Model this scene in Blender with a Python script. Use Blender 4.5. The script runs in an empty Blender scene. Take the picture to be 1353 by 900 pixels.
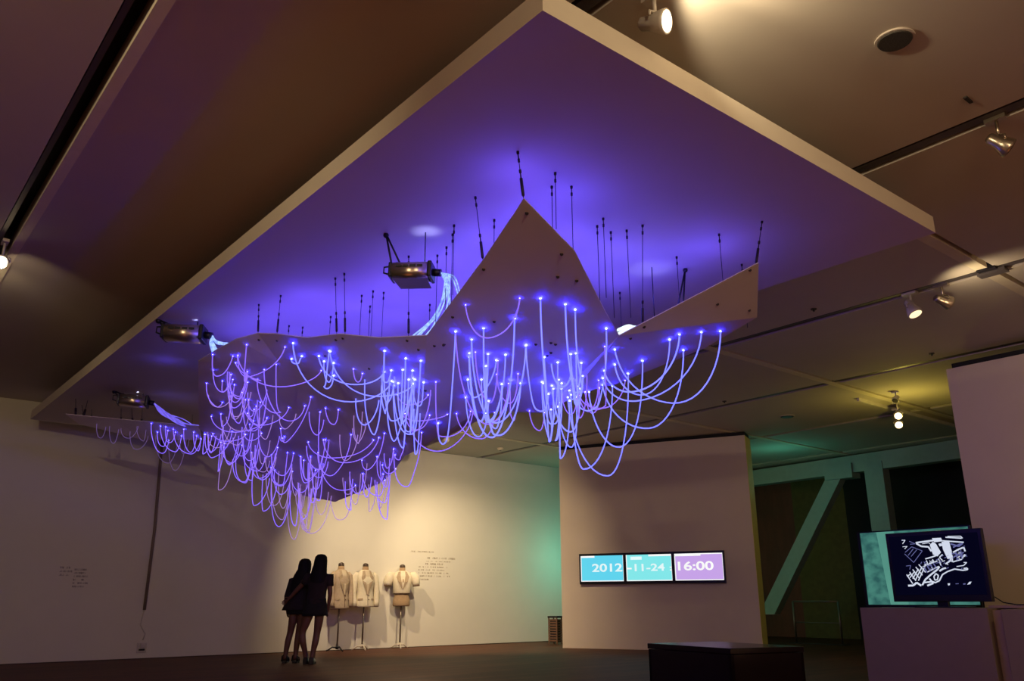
import bpy, bmesh, math, random
from mathutils import Vector, Matrix
from mathutils.bvhtree import BVHTree
random.seed(7)
PI = math.pi
C = bpy.context.scene.collection
S = bpy.context.scene

# ---------------------------------------------------------------- camera
F_PX, PITCH, ROLL, YAW, CAM_H = 1098.25, math.radians(17.343), math.radians(-0.1536), math.radians(50.7537), 0.95
FW = Vector((math.cos(YAW)*math.cos(PITCH), math.sin(YAW)*math.cos(PITCH), math.sin(PITCH)))
RT = FW.cross(Vector((0, 0, 1))).normalized()
UP = RT.cross(FW)
R2 = math.cos(ROLL)*RT + math.sin(ROLL)*UP
U2 = -math.sin(ROLL)*RT + math.cos(ROLL)*UP
CAM = Vector((0, 0, CAM_H))
cd = bpy.data.cameras.new('camera'); co = bpy.data.objects.new('camera', cd); C.objects.link(co)
cd.sensor_fit = 'HORIZONTAL'; cd.sensor_width = 36; cd.lens = F_PX/1353*36
cd.clip_end = 200; cd.clip_start = 0.05
co.matrix_world = Matrix(((R2.x, U2.x, -FW.x, 0), (R2.y, U2.y, -FW.y, 0), (R2.z, U2.z, -FW.z, CAM_H), (0, 0, 0, 1)))
S.camera = co
S.view_settings.view_transform = 'Standard'
S.view_settings.look = 'None'
S.view_settings.gamma = 1
S.view_settings.exposure = 0
S.view_settings.use_curve_mapping = False
S.cycles.max_bounces = 6
S.cycles.use_light_tree = True
S.cycles.sample_clamp_indirect = 4.0

def ray(x, y): return FW*F_PX + R2*(x-676.5) - U2*(y-450)
def at_z(x, y, z): d = ray(x, y); return CAM + d*((z-CAM_H)/d.z)
def at_x(x, y, X): d = ray(x, y); return CAM + d*(X/d.x)
def at_y(x, y, Y): d = ray(x, y); return CAM + d*(Y/d.y)
def at_plane(x, y, p, n): d = ray(x, y); return CAM + d*((p-CAM).dot(n)/d.dot(n))
def proj(p):
    v = Vector(p)-CAM; w = v.dot(FW)
    return 676.5 + F_PX*v.dot(R2)/w, 450 - F_PX*v.dot(U2)/w

# ---------------------------------------------------------------- materials
def srgb(r, g, b):
    f = lambda c: (c/255/12.92) if c/255 <= .04045 else ((c/255+.055)/1.055)**2.4
    return (f(r), f(g), f(b), 1)

def mat(name, col, rough=.6, metal=0.0, var=.06, scale=8.0, bump=0.0, spec=.5, emis=None, estr=0.0, stretch=None):
    m = bpy.data.materials.new(name); m.use_nodes = True
    nt = m.node_tree; b = nt.nodes['Principled BSDF']
    tc = nt.nodes.new('ShaderNodeTexCoord')
    no = nt.nodes.new('ShaderNodeTexNoise'); no.inputs['Scale'].default_value = scale; no.inputs['Detail'].default_value = 4
    src = tc.outputs['Object']
    if stretch:
        mp = nt.nodes.new('ShaderNodeMapping'); mp.inputs['Scale'].default_value = stretch
        nt.links.new(src, mp.inputs['Vector']); src = mp.outputs['Vector']
    nt.links.new(src, no.inputs['Vector'])
    cr = nt.nodes.new('ShaderNodeValToRGB')
    cr.color_ramp.elements[0].position = .3; cr.color_ramp.elements[1].position = .7
    cr.color_ramp.elements[0].color = (*[c*(1-var) for c in col[:3]], 1)
    cr.color_ramp.elements[1].color = (*[min(1, c*(1+var)) for c in col[:3]], 1)
    nt.links.new(no.outputs['Fac'], cr.inputs['Fac'])
    nt.links.new(cr.outputs['Color'], b.inputs['Base Color'])
    b.inputs['Roughness'].default_value = rough; b.inputs['Metallic'].default_value = metal
    b.inputs['Specular IOR Level'].default_value = spec
    if bump:
        bp = nt.nodes.new('ShaderNodeBump'); bp.inputs['Strength'].default_value = bump; bp.inputs['Distance'].default_value = .01
        nt.links.new(no.outputs['Fac'], bp.inputs['Height']); nt.links.new(bp.outputs['Normal'], b.inputs['Normal'])
    if emis:
        b.inputs['Emission Color'].default_value = (*emis[:3], 1); b.inputs['Emission Strength'].default_value = estr
    return m

M = {}
M['wall'] = mat('wall_paint', (.74, .70, .62), .75, var=.015, scale=3)
M['partition'] = mat('partition_paint', (.72, .61, .48), .75, var=.015, scale=3)
M['ceiling'] = mat('ceiling_paint', (.56, .50, .43), .8, var=.02, scale=2)
M['ceil_side'] = mat('ceiling_gap_lit', (.72, .64, .48), .8, var=.03)  # paler tone: light on the gap sides and edges put into the colour
M['groove'] = mat('service_gap', (.03, .025, .025), .8)
M['track'] = mat('track_metal', (.10, .085, .09), .5, .3)
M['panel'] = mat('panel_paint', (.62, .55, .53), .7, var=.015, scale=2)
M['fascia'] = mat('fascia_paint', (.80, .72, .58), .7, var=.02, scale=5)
M['sheet'] = mat('white_sheet', (.70, .62, .62), .6, var=.02, scale=4)
M['bolt'] = mat('dark_bolt', (.03, .02, .04), .4, .5)
M['wire'] = mat('steel_wire', (.03, .025, .06), .5, .4)
M['tan_metal'] = mat('tan_metal', (.55, .47, .36), .28, .9, var=.05)
M['dark_metal'] = mat('dark_metal', (.025, .025, .035), .4, .6)
M['blue_lit_metal'] = mat('blue_lit_metal', (.10, .10, .55), .3, .2)  # the fibres' blue light on the flap, put into its colour
M['white_metal'] = mat('white_metal', (.62, .57, .50), .45, .1)
M['black'] = mat('black_plastic', (.008, .008, .009), .35)
M['plinth'] = mat('plinth_paint', (.25, .19, .14), .7, var=.03)
M['bench'] = mat('dark_bench', (.009, .005, .005), .2, var=.2, scale=20)
M['hair'] = mat('black_hair', (.006, .0045, .005), .7, spec=.2, var=.4, scale=60, stretch=(1, 1, .08))
M['skin'] = mat('skin', (.13, .052, .033), .55, var=.06)
M['cloth_dark'] = mat('dark_cloth', (.012, .007, .009), .9, var=.25, scale=30, bump=.2)
M['cloth_black'] = mat('black_cloth', (.005, .004, .005), .9, var=.3, scale=30, bump=.2)
M['cloth_maroon'] = mat('maroon_cloth', (.016, .008, .009), .9, var=.25, scale=30, bump=.2)
M['shoe'] = mat('black_leather', (.012, .010, .010), .4)
M['jacket_ivory'] = mat('ivory_jacket', (.72, .64, .49), .8, var=.05, scale=25, bump=.2)
M['jacket_beige'] = mat('beige_jacket', (.46, .35, .25), .85, var=.07, scale=30, bump=.3)
M['lapel'] = mat('lapel_cloth', (.40, .30, .20), .85, var=.06, scale=30)
M['shirt'] = mat('shirt_cloth', (.60, .50, .36), .85)
M['lining'] = mat('lining_cloth', (.14, .08, .05), .85)
M['burlap'] = mat('burlap', (.36, .24, .14), .9, var=.2, scale=90, bump=.4)
M['neck'] = mat('dark_wood', (.06, .035, .025), .4, var=.3, scale=12)
M['pole'] = mat('stand_steel', (.22, .18, .15), .35, .8)
M['foot'] = mat('pale_foot', (.62, .55, .45), .5)
M['cord'] = mat('cord_cover', (.20, .145, .115), .6)
M['white_cord'] = mat('white_cord', (.6, .55, .5), .5)
M['ink'] = mat('grey_lettering', (.34, .27, .20), .8)
M['card'] = mat('label_card', (.20, .17, .17), .7, var=.15, scale=60)
M['steel'] = mat('painted_steel', (.34, .44, .40), .55, .1, var=.05)
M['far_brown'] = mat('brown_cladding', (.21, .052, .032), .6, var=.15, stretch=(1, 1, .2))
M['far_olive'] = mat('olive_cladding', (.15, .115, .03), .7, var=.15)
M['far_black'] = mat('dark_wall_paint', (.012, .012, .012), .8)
M['yellow_lit_edge'] = mat('partition_edge_lit', (.78, .68, .22), .7, var=.02)  # yellow lamplight on the partition end, painted into its colour
M['grille'] = mat('speaker_grille', (.05, .045, .04), .6, .3, var=.5, scale=180)
M['wicker'] = mat('brown_slats', (.16, .08, .045), .6, var=.2, scale=30)
M['board'] = mat('tan_board', (.40, .29, .19), .6, var=.06)

def emission(name, col, strength, col2=None, scale=3.0, stretch=None):
    m = bpy.data.materials.new(name); m.use_nodes = True; nt = m.node_tree
    nt.nodes.remove(nt.nodes['Principled BSDF'])
    e = nt.nodes.new('ShaderNodeEmission'); e.inputs['Strength'].default_value = strength
    e.inputs['Color'].default_value = (*col[:3], 1)
    tc = nt.nodes.new('ShaderNodeTexCoord'); no = nt.nodes.new('ShaderNodeTexNoise')
    no.inputs['Scale'].default_value = scale; no.inputs['Detail'].default_value = 5
    mp = nt.nodes.new('ShaderNodeMapping'); mp.inputs['Scale'].default_value = stretch or (1, 1, 1)
    nt.links.new(tc.outputs['Object'], mp.inputs['Vector']); nt.links.new(mp.outputs['Vector'], no.inputs['Vector'])
    cr = nt.nodes.new('ShaderNodeValToRGB'); cr.color_ramp.elements[0].position = .35; cr.color_ramp.elements[1].position = .65
    c2 = col2 or [c*.92 for c in col[:3]]
    cr.color_ramp.elements[0].color = (*c2[:3], 1); cr.color_ramp.elements[1].color = (*col[:3], 1)
    nt.links.new(no.outputs['Fac'], cr.inputs['Fac']); nt.links.new(cr.outputs['Color'], e.inputs['Color'])
    nt.links.new(e.outputs['Emission'], nt.nodes['Material Output'].inputs['Surface'])
    return m
FIB = 5.0
M['fibre'] = emission('glowing_fibre', (.070, .039, .32), 5)
M['fibre_bright'] = emission('bright_fibre', (.056, .060, .45), 6)
M['fibre_dim'] = emission('dim_fibre', (.13, .075, .24), 1)
M['fibre_faint'] = emission('room_lit_fibre', (.46, .26, .85), .85)  # lilac glow stands in for room light on these fibres
M['tip'] = emission('fibre_tip', (.010, .012, 1.0), 420)
M['tip_small'] = emission('small_fibre_tip', (.022, .020, 1.0), 90)
for k_ in ('fibre', 'fibre_bright', 'fibre_faint', 'tip', 'tip_small'): M[k_].cycles.emission_sampling = 'FRONT'
M['strand'] = emission('bundle_light', (.36, .55, 1.0), 1.5, (.16, .24, .8), 30)
M['strand_hot'] = emission('dazzling_bundle_light', (.75, .95, 1.0), 1.5)
M['strand_violet'] = emission('violet_bundle_light', (.22, .16, 1.0), 1.1, (.12, .08, .6), 12)
M['lamp_glass'] = emission('warm_lamp', (1, .78, .45), 9)
M['lamp_soft'] = emission('warm_lamp_dim', (1, .75, .42), 1.6)

# floor boards
fm = bpy.data.materials.new('dark_floor_boards'); fm.use_nodes = True; nt = fm.node_tree
b = nt.nodes['Principled BSDF']; tc = nt.nodes.new('ShaderNodeTexCoord')
mp = nt.nodes.new('ShaderNodeMapping'); nt.links.new(tc.outputs['Object'], mp.inputs['Vector'])
br = nt.nodes.new('ShaderNodeTexBrick'); br.inputs['Scale'].default_value = 1
br.inputs['Brick Width'].default_value = 1.8; br.inputs['Row Height'].default_value = .14; br.inputs['Mortar Size'].default_value = .004
br.inputs['Color1'].default_value = (.17, .055, .020, 1); br.inputs['Color2'].default_value = (.10, .030, .011, 1)
br.inputs['Mortar'].default_value = (.015, .007, .004, 1)
nt.links.new(mp.outputs['Vector'], br.inputs['Vector'])
nn = nt.nodes.new('ShaderNodeTexNoise'); nn.inputs['Scale'].default_value = 6
mp2 = nt.nodes.new('ShaderNodeMapping'); mp2.inputs['Scale'].default_value = (.3, 4, 1)
nt.links.new(tc.outputs['Object'], mp2.inputs['Vector']); nt.links.new(mp2.outputs['Vector'], nn.inputs['Vector'])
mx = nt.nodes.new('ShaderNodeMixRGB'); mx.blend_type = 'MULTIPLY'; mx.inputs['Fac'].default_value = .5
nt.links.new(br.outputs['Color'], mx.inputs['Color1']); nt.links.new(nn.outputs['Fac'], mx.inputs['Color2'])
nt.links.new(mx.outputs['Color'], b.inputs['Base Color']); b.inputs['Roughness'].default_value = .55; b.inputs['Specular IOR Level'].default_value = .2
M['floor'] = fm

# ---------------------------------------------------------------- mesh helpers
class MB:
    def __init__(s): s.v = []; s.f = []; s.mi = []; s.sm = []; s.mats = []
    def _m(s, m):
        if m is None: return 0
        if m not in s.mats: s.mats.append(m)
        return s.mats.index(m)
    def poly(s, pts, m=None):
        n = len(s.v); s.v += [tuple(p) for p in pts]; s.f.append(tuple(range(n, n+len(pts)))); s.mi.append(s._m(m)); s.sm.append(False)
    def box(s, x0, x1, y0, y1, z0, z1, m=None, T=None):
        P = [Vector((x, y, z)) for x in (x0, x1) for y in (y0, y1) for z in (z0, z1)]
        if T is not None: P = [T @ p for p in P]
        n = len(s.v); s.v += [tuple(p) for p in P]
        for q in ((0, 1, 3, 2), (4, 6, 7, 5), (0, 4, 5, 1), (2, 3, 7, 6), (0, 2, 6, 4), (1, 5, 7, 3)):
            s.f.append(tuple(n+i for i in q)); s.mi.append(s._m(m)); s.sm.append(False)
        return s
    def prism(s, base, off, m=None):
        a = [Vector(p) for p in base]; o = Vector(off); n = len(s.v); k = len(a)
        s.v += [tuple(p) for p in a] + [tuple(p+o) for p in a]
        fs = [tuple(range(n+k-1, n-1, -1)), tuple(range(n+k, n+2*k))] + [(n+i, n+(i+1) % k, n+k+(i+1) % k, n+k+i) for i in range(k)]
        for q in fs: s.f.append(q); s.mi.append(s._m(m)); s.sm.append(False)
        return s
    def tube(s, pts, r, seg=8, m=None, cap=True):
        pts = [Vector(p) for p in pts]; k = len(pts)
        rr = r if isinstance(r, (list, tuple)) else [r]*k
        n = len(s.v); t0 = (pts[1]-pts[0]).normalized()
        a = t0.orthogonal().normalized()
        for i in range(k):
            t = ((pts[min(i+1, k-1)]-pts[max(i-1, 0)])); t = t.normalized() if t.length > 1e-9 else t0
            a = (a - t*a.dot(t)); a = a.normalized() if a.length > 1e-6 else t.orthogonal().normalized()
            bb = t.cross(a)
            for j in range(seg):
                th = 2*PI*j/seg; s.v.append(tuple(pts[i] + (a*math.cos(th)+bb*math.sin(th))*rr[i]))
        mi = s._m(m)
        for i in range(k-1):
            for j in range(seg):
                s.f.append((n+i*seg+j, n+i*seg+(j+1) % seg, n+(i+1)*seg+(j+1) % seg, n+(i+1)*seg+j)); s.mi.append(mi); s.sm.append(True)
        if cap:
            s.f.append(tuple(n+j for j in range(seg-1, -1, -1))); s.mi.append(mi); s.sm.append(False)
            s.f.append(tuple(n+(k-1)*seg+j for j in range(seg))); s.mi.append(mi); s.sm.append(False)
        return s
    def loft(s, rings, seg=20, m=None, cap=True, p=2.0):
        """rings: (cx, cy, z, rx, ry)"""
        n = len(s.v); k = len(rings); mi = s._m(m)
        for (cx, cy, z, rx, ry) in rings:
            for j in range(seg):
                th = 2*PI*j/seg; c, q = math.cos(th), math.sin(th)
                s.v.append((cx+rx*math.copysign(abs(c)**(2/p), c), cy+ry*math.copysign(abs(q)**(2/p), q), z))
        for i in range(k-1):
            for j in range(seg):
                s.f.append((n+i*seg+j, n+i*seg+(j+1) % seg, n+(i+1)*seg+(j+1) % seg, n+(i+1)*seg+j)); s.mi.append(mi); s.sm.append(True)
        if cap:
            s.f.append(tuple(n+j for j in range(seg-1, -1, -1))); s.mi.append(mi); s.sm.append(False)
            s.f.append(tuple(n+(k-1)*seg+j for j in range(seg))); s.mi.append(mi); s.sm.append(False)
        return s
    def ball(s, c, r, m=None, seg=10, rings=6):
        c = Vector(c); r = r if isinstance(r, (tuple, list)) else (r, r, r); mi = s._m(m); n = len(s.v)
        s.v.append((c.x, c.y, c.z-r[2]))
        for i in range(1, rings):
            ph = -PI/2+PI*i/rings
            for j in range(seg):
                th = 2*PI*j/seg; s.v.append((c.x+r[0]*math.cos(ph)*math.cos(th), c.y+r[1]*math.cos(ph)*math.sin(th), c.z+r[2]*math.sin(ph)))
        s.v.append((c.x, c.y, c.z+r[2])); top = len(s.v)-1
        for j in range(seg):
            s.f.append((n, n+1+(j+1) % seg, n+1+j)); s.f.append((top, n+1+(rings-2)*seg+j, n+1+(rings-2)*seg+(j+1) % seg)); s.mi += [mi, mi]; s.sm += [True, True]
        for i in range(rings-2):
            for j in range(seg):
                s.f.append((n+1+i*seg+j, n+1+i*seg+(j+1) % seg, n+1+(i+1)*seg+(j+1) % seg, n+1+(i+1)*seg+j)); s.mi.append(mi); s.sm.append(True)
        return s
    def build(s, name, material=None, parent=None):
        me = bpy.data.meshes.new(name); me.from_pydata(s.v, [], s.f)
        mats = s.mats if s.mats else [material]
        for m in mats: me.materials.append(m)
        me.polygons.foreach_set('material_index', s.mi); me.polygons.foreach_set('use_smooth', s.sm)
        bm = bmesh.new(); bm.from_mesh(me); bmesh.ops.recalc_face_normals(bm, faces=bm.faces); bm.to_mesh(me); bm.free()
        o = bpy.data.objects.new(name, me); C.objects.link(o)
        if parent is not None: o.parent = parent
        return o

def tag(o, label=None, cat=None, group=None, kind=None):
    if label: o['label'] = label
    if cat: o['category'] = cat
    if group: o['group'] = group
    if kind: o['kind'] = kind
    return o
def empty(name, loc=(0, 0, 0), rz=0, label=None, cat=None, group=None):
    o = bpy.data.objects.new(name, None); C.objects.link(o); o.location = loc; o.rotation_euler = (0, 0, rz); o.empty_display_size = .1
    return tag(o, label, cat, group)
def struct(o): o['kind'] = 'structure'; return o
def bevel(o, w=.01, n=2):
    m = o.modifiers.new('bevel', 'BEVEL'); m.width = w; m.segments = n; m.limit_method = 'ANGLE'; return o

# ---------------------------------------------------------------- room shell
YW = 15.85; ZC = 4.2
struct(MB().box(-8, 26, -10, YW+.2, -.2, 0).build('floor', M['floor']))
struct(MB().box(-8, 26, YW, YW+.2, 0, 5).build('wall_left', M['wall']))
struct(MB().box(-8.2, -8, -10, YW, 0, 5).build('wall_back', M['wall']))
struct(MB().box(-8, 26, -10.2, -10, 0, 5).build('wall_right', M['wall']))
struct(MB().box(-8, 26, YW-.012, YW, 0, .014).build('baseboard_left', M['neck']))
# ceiling: slabs 3.03 x 3.5 m set out on a grid with gaps, soffit above
GX = [-5.2, -2.15, .85, 2.85, 5.88, 8.92, 11.92, 14.95, 18.0, 21.0, 24.0]; GY = [-7.4, -3.9, -.4, 3.08, 6.64, 10.1, 13.58]
def gw(x): return .26 if x < 1 else .17
cb = MB()
xs = [-8] + [v for x in GX for v in ((x-.07, x+.07) if x == .85 else (x-.085, x+.085)) if x > 0] + [26]
ys = [-10] + [v for y in GY for v in (y-.085, y+.085)] + [YW]
for i in range(0, len(xs)-1, 2):
    if i < 4:
        cb.box(xs[i], xs[i+1], -10, YW, ZC, ZC+.12, M['ceiling']); continue
    for j in range(0, len(ys)-1, 2):
        cb.box(xs[i], xs[i+1], ys[j], ys[j+1], ZC, ZC+.12, M['ceiling'])
for y in GY: cb.box(2.9, 26, y-.03, y+.085, ZC-.004, ZC+.115, M['ceil_side'])  # pale strips put in as the lit far sides of the gaps
cb.box(.92, 1.0, -10, YW, ZC-.03, ZC, M['ceil_side'])
struct(cb.build('ceiling'))
struct(MB().box(-8, 26, -10, YW, ZC+.35, ZC+.5).build('ceiling_soffit', M['groove']))
# lighting tracks in the long gaps
for i, (x, y0, y1, where) in enumerate(((.81, 2, 12, 'above the left edge of the big hanging panel'), (2.85, -2, 2.9, 'above the near corner of the big hanging panel'),
        (5.88, -2, 12, 'holding the unlit white spotlight'), (8.92, -1, 13.4, 'holding the pair of white spotlights'), (11.92, -1, 15, 'running behind the yellow spotlight cluster'))):
    t = MB().box(x-(.02 if x < 1 else .045), x+(.02 if x < 1 else .045), y0, y1, ZC+.01, ZC+.09).build('lighting_track', M['track'])
    tag(t, 'dark lighting track in the ceiling gap ' + where, 'lighting track', 'lighting tracks in the ceiling')
    for g in GY:
        if y0 < g-1 and g+1 < y1: pass
t = MB().box(6.3, 11.6, 13.555, 13.605, ZC+.01, ZC+.068).build('lighting_track', M['track'])
tag(t, 'dark lighting track across the ceiling over the jacket display', 'lighting track', 'lighting tracks in the ceiling')
t = MB().box(13.2, 17, 6.9, 6.94, ZC-.06, ZC+.0).build('lighting_track', M['white_metal'])
tag(t, 'pale short track under the yellow lit ceiling holding small spotlights', 'lighting track', 'lighting tracks in the ceiling')
# junction plate where the gaps cross
jb = MB().box(8.79, 8.87, 2.98, 3.16, ZC-.02, ZC+.11, M['dark_metal']).box(8.9, 9.02, 2.93, 3.2, ZC-.03, ZC+.005, M['track'])
tag(jb.build('track_junction_box'), 'black junction box where the ceiling gaps cross right of the panel corner', 'junction box')

# partition with the three displays, right wall, far room
pa = at_z(738.5, 595, 4.12); pb = at_z(983.5, 575, 4.12); pa.z = pb.z = 0
pdir = (pb-pa).normalized(); pn = Vector((pdir.y, -pdir.x, 0))
if pn.dot(-pa) < 0: pn = -pn
pe = MB()
pe.prism([pa, pb, pb-pn*.6, pa-pn*.6], (0, 0, 4.12), M['partition'])
struct(pe.build('wall_partition'))
ed = MB(); ed.prism([pb, pb+pdir*.006, pb+pdir*.006-pn*.6, pb-pn*.6], (0, 0, 4.12), M['yellow_lit_edge']); struct(ed.build('lit_edge_face'))
struct(MB().box(11.75, 12.0, -8, 4.83, 0, 4.0).build('wall_front', M['partition']))
hd = MB(); hd.prism([pa-pn*.04, pb-pn*.04, pb-pn*.5, pa-pn*.5], (0, 0, .075)); o_h = hd.build('shade_strip_partition', M['far_black']); o_h.location.z = 4.122; struct(o_h)  # black strip put in as the shade of the gap above the partition
struct(MB().box(11.83, 11.97, -8, 4.78, 4.0, 4.085).build('shade_strip_wall', M['far_black']))  # black strip put in as shade in the gap over the right wall
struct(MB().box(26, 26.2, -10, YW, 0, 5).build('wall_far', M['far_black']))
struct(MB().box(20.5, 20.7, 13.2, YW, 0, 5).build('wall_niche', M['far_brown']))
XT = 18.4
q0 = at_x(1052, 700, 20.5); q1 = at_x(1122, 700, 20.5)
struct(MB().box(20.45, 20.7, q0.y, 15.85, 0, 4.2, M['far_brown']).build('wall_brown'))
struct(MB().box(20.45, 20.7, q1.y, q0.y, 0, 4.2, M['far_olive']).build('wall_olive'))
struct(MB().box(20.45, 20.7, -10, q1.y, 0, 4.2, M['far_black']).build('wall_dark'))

# steel truss across the far room
tr = empty('steel_truss', (XT, 10, 0), 0, 'grey green steel truss with one diagonal brace in the dark room behind the partition', 'steel truss')
def tp(px, py): return at_x(px, py, XT) - Vector((XT, 10, 0))
a, bq, c, d = tp(960, 627), tp(1290, 576), tp(1290, 603), tp(960, 646)
a.z = min(a.z, 4.19); bq.z = min(bq.z, 4.19)
MB().prism([a, bq, c, d], (.3, 0, 0)).build('top_chord', M['steel'], tr)
a, bq, c, d = tp(1092, 630), tp(1113, 627), tp(1023, 812), tp(1003, 812)
MB().prism([a, bq, c, d], (.25, 0, 0)).build('diagonal_brace', M['steel'], tr)
a, bq = tp(1141, 612), tp(1165, 609)
MB().box(-.02, .28, bq.y, a.y, -.0, min(a.z, 4.15)).build('column', M['steel'], tr)
MB().box(-.06, .3, tp(1108, 620).y-.35, tp(1108, 620).y+.35, tp(1108, 632).z-.02, min(4.18, tp(1108, 620).z+.1)).build('gusset_plate', M['steel'], tr)

# dark barrier with rails in the far room
p0 = at_x(1047, 792, 17.6); p1 = at_x(1107, 795, 17.6)
br_ = empty('guard_rail', (17.6, (p0.y+p1.y)/2, 0), 0, 'dim metal guard rail standing in the dark room under the diagonal brace', 'guard rail')
hw = (p0.y-p1.y)/2
for sgn in (-1, 1):
    MB().tube([(0, sgn*hw, 0), (0, sgn*hw, .9)], .025).build('post', M['pole'], br_)
MB().tube([(0, -hw, .9), (0, hw, .9)], .02).build('top_rail', M['pole'], br_)
MB().tube([(0, -hw, .45), (0, hw, .45)], .012).build('mid_rail', M['pole'], br_)
MB().box(-.15, .15, -hw-.1, hw+.1, 0, .015).build('base', M['dark_metal'], br_)

# ---------------------------------------------------------------- hanging panel
ZP = 3.75; ZPT = 3.893
N = at_z(717.7, 13.3, ZP); Rr = at_z(1235.6, 308, ZP); L = at_z(40, 554, ZP)
X0, X1, Y0, Y1 = N.x, Rr.x, (N.y+Rr.y)/2, L.y
hp = MB().box(X0, X1, Y0, Y1, ZP, ZPT, M['panel']).build('hanging_canopy')
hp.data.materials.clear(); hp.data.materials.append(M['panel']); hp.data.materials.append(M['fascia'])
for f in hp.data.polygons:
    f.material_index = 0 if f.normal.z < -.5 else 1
tag(hp, 'huge pale rectangular panel hung flat under the ceiling with a bright beige edge', 'ceiling panel')
for i in range(2):
    for j in range(5):
        x = X0+.5+i*(X1-X0-1); y = Y0+.6+j*(Y1-Y0-1.2)/4
        MB().tube([(x, y, ZPT-.01), (x, y, ZC+.02)], .008).build('hanger_rod', M['dark_metal'], hp)

# ---------------------------------------------------------------- folded sheet
V = dict(T=(692, 262, 3.43), E0=(640, 341, 3.275), E1=(564, 443, 3.03), E1b=(500, 446, 3.13), E2=(450, 441, 3.2), E2b=(405, 446, 3.28), E3=(366, 441, 3.36), E4=(341, 440, 3.43), E5=(312, 448, 3.41), E6=(284, 463, 3.38),
  E7=(262, 477, 3.35), L0=(263, 566, 2.75), F1=(370, 480, 3.15), F2=(440, 482, 3.0), F3=(487, 500, 2.95), F4=(560, 513, 2.85), F5=(633, 543, 2.7),
  B1=(313, 612, 2.5), B2=(350, 628, 2.4), B2b=(393, 653, 2.28), B3=(443, 663, 2.2), B4=(503, 638, 2.3), B5=(520, 623, 2.35), B6=(535, 602, 2.45), B7=(550, 595, 2.5),
  B8=(582, 582, 2.55), B9=(600, 572, 2.57), M0=(655, 543, 2.68), M1=(716, 545, 2.7), M2=(745, 532, 2.62), M3=(771, 518, 2.7), M4=(814, 507, 2.8), M5=(878, 481, 2.95),
  M6=(930, 460, 3.05), M7=(1000, 419, 3.2), R=(1002, 347, 3.41), W0=(818, 443, 2.85), W1=(759, 331, 3.26), Wm=(800, 412, 2.95))
VW = {k: at_z(*v) for k, v in V.items()}
def flat(a, b_, c_, ks):
    n = (VW[b_]-VW[a]).cross(VW[c_]-VW[a]).normalized()
    for k in ks.split(): VW[k] = at_plane(V[k][0], V[k][1], VW[a], n)
flat('T', 'E0', 'W1', 'E1 F5 M0 M1 Wm W0')
flat('E1', 'E4', 'F3', 'E1b E2 E2b E3 F1 F2 F4')
flat('F1', 'F4', 'B3', 'B1 B2 B2b B4 B5 B6 B7')
flat('F1', 'B1', 'E7', 'L0')
TRI = '''T E0 W1;E0 E1 W1;E1 Wm W1;E1 W0 Wm;E1 F5 W0;F5 M0 W0;M0 M1 W0;E1 F4 F5;W0 M1 M2;W0 M2 M3;W0 M3 M4;W0 M4 M5;W0 M5 M6;W0 M6 M7;W0 M7 R;
E1 E1b F4;E1b F3 F4;E1b E2 F3;E2 F2 F3;E2 E2b F2;E2b E3 F2;E3 F1 F2;E3 E4 F1;E4 E5 F1;E5 E6 F1;E6 E7 F1;E7 L0 F1;L0 B1 F1;B1 B2 F1;B2 B2b F1;B2b F2 F1;B2b B3 F2;B3 F3 F2;B3 B4 F3;
B4 F4 F3;B4 B5 F4;B5 B6 F4;B6 B7 F4;B7 F5 F4;B7 B8 F5;B8 B9 F5;B9 M0 F5'''
keys = list(VW); idx = {k: i for i, k in enumerate(keys)}
tris = [tuple(idx[k] for k in t.split()) for t in TRI.replace('\n', '').split(';')]
ls = empty('hanging_light_sculpture', (4.2, 6, 0), 0, 'large folded white sheet with glowing blue fibre loops hung under the panel', 'light sculpture')
LO = Vector((4.2, 6, 0))
def sheet(verts, tris, name, parent, off):
    me = bpy.data.meshes.new(name); me.from_pydata([tuple(v-off) for v in verts], [], tris)
    me.materials.append(M['sheet']); o = bpy.data.objects.new(name, me); C.objects.link(o); o.parent = parent
    bm = bmesh.new(); bm.from_mesh(me); bmesh.ops.recalc_face_normals(bm, faces=bm.faces); bm.to_mesh(me); bm.free()
    s = o.modifiers.new('thickness', 'SOLIDIFY'); s.thickness = .008; s.offset = 0
    return o
sheet([VW[k] for k in keys], tris, 'folded_sheet', ls, LO)
BV = BVHTree.FromPolygons([VW[k] for k in keys], tris)
def hit(px, py, bv=BV):
    d = ray(px, py).normalized(); h = bv.ray_cast(CAM, d)
    if h[0] is not None: return h[0].copy()
    best = None                                                      # just outside: nearest point of the sheet to the sight line
    for t in [3+.1*i for i in range(130)]:
        q = bv.find_nearest(CAM+d*t)
        if q[0] is not None and (best is None or q[3] < best[1]): best = (q[0].copy(), q[3])
    return best[0]

# far wing of the sheet, close to the left wall
G = dict(a=(87, 547, 3.50), b=(150, 553, 3.46), c=(264, 563, 3.34), d=(266, 581, 3.2), e=(190, 581, 3.25), f=(104, 560, 3.42))
GW = {k: at_z(*v) for k, v in G.items()}; gk = list(GW); gi = {k: i for i, k in enumerate(gk)}
gt = [tuple(gi[k] for k in t) for t in ('abf', 'bef', 'bce', 'cde')]
fo = Vector((2.9, 12.2, 0))
fs = empty('hanging_light_sculpture', fo, 0, 'narrow far wing of white sheet with dim fibre loops beside the left wall', 'light sculpture')
sheet([GW[k] for k in gk], gt, 'folded_sheet', fs, fo)
BVG = BVHTree.FromPolygons([GW[k] for k in gk], gt)

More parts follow.
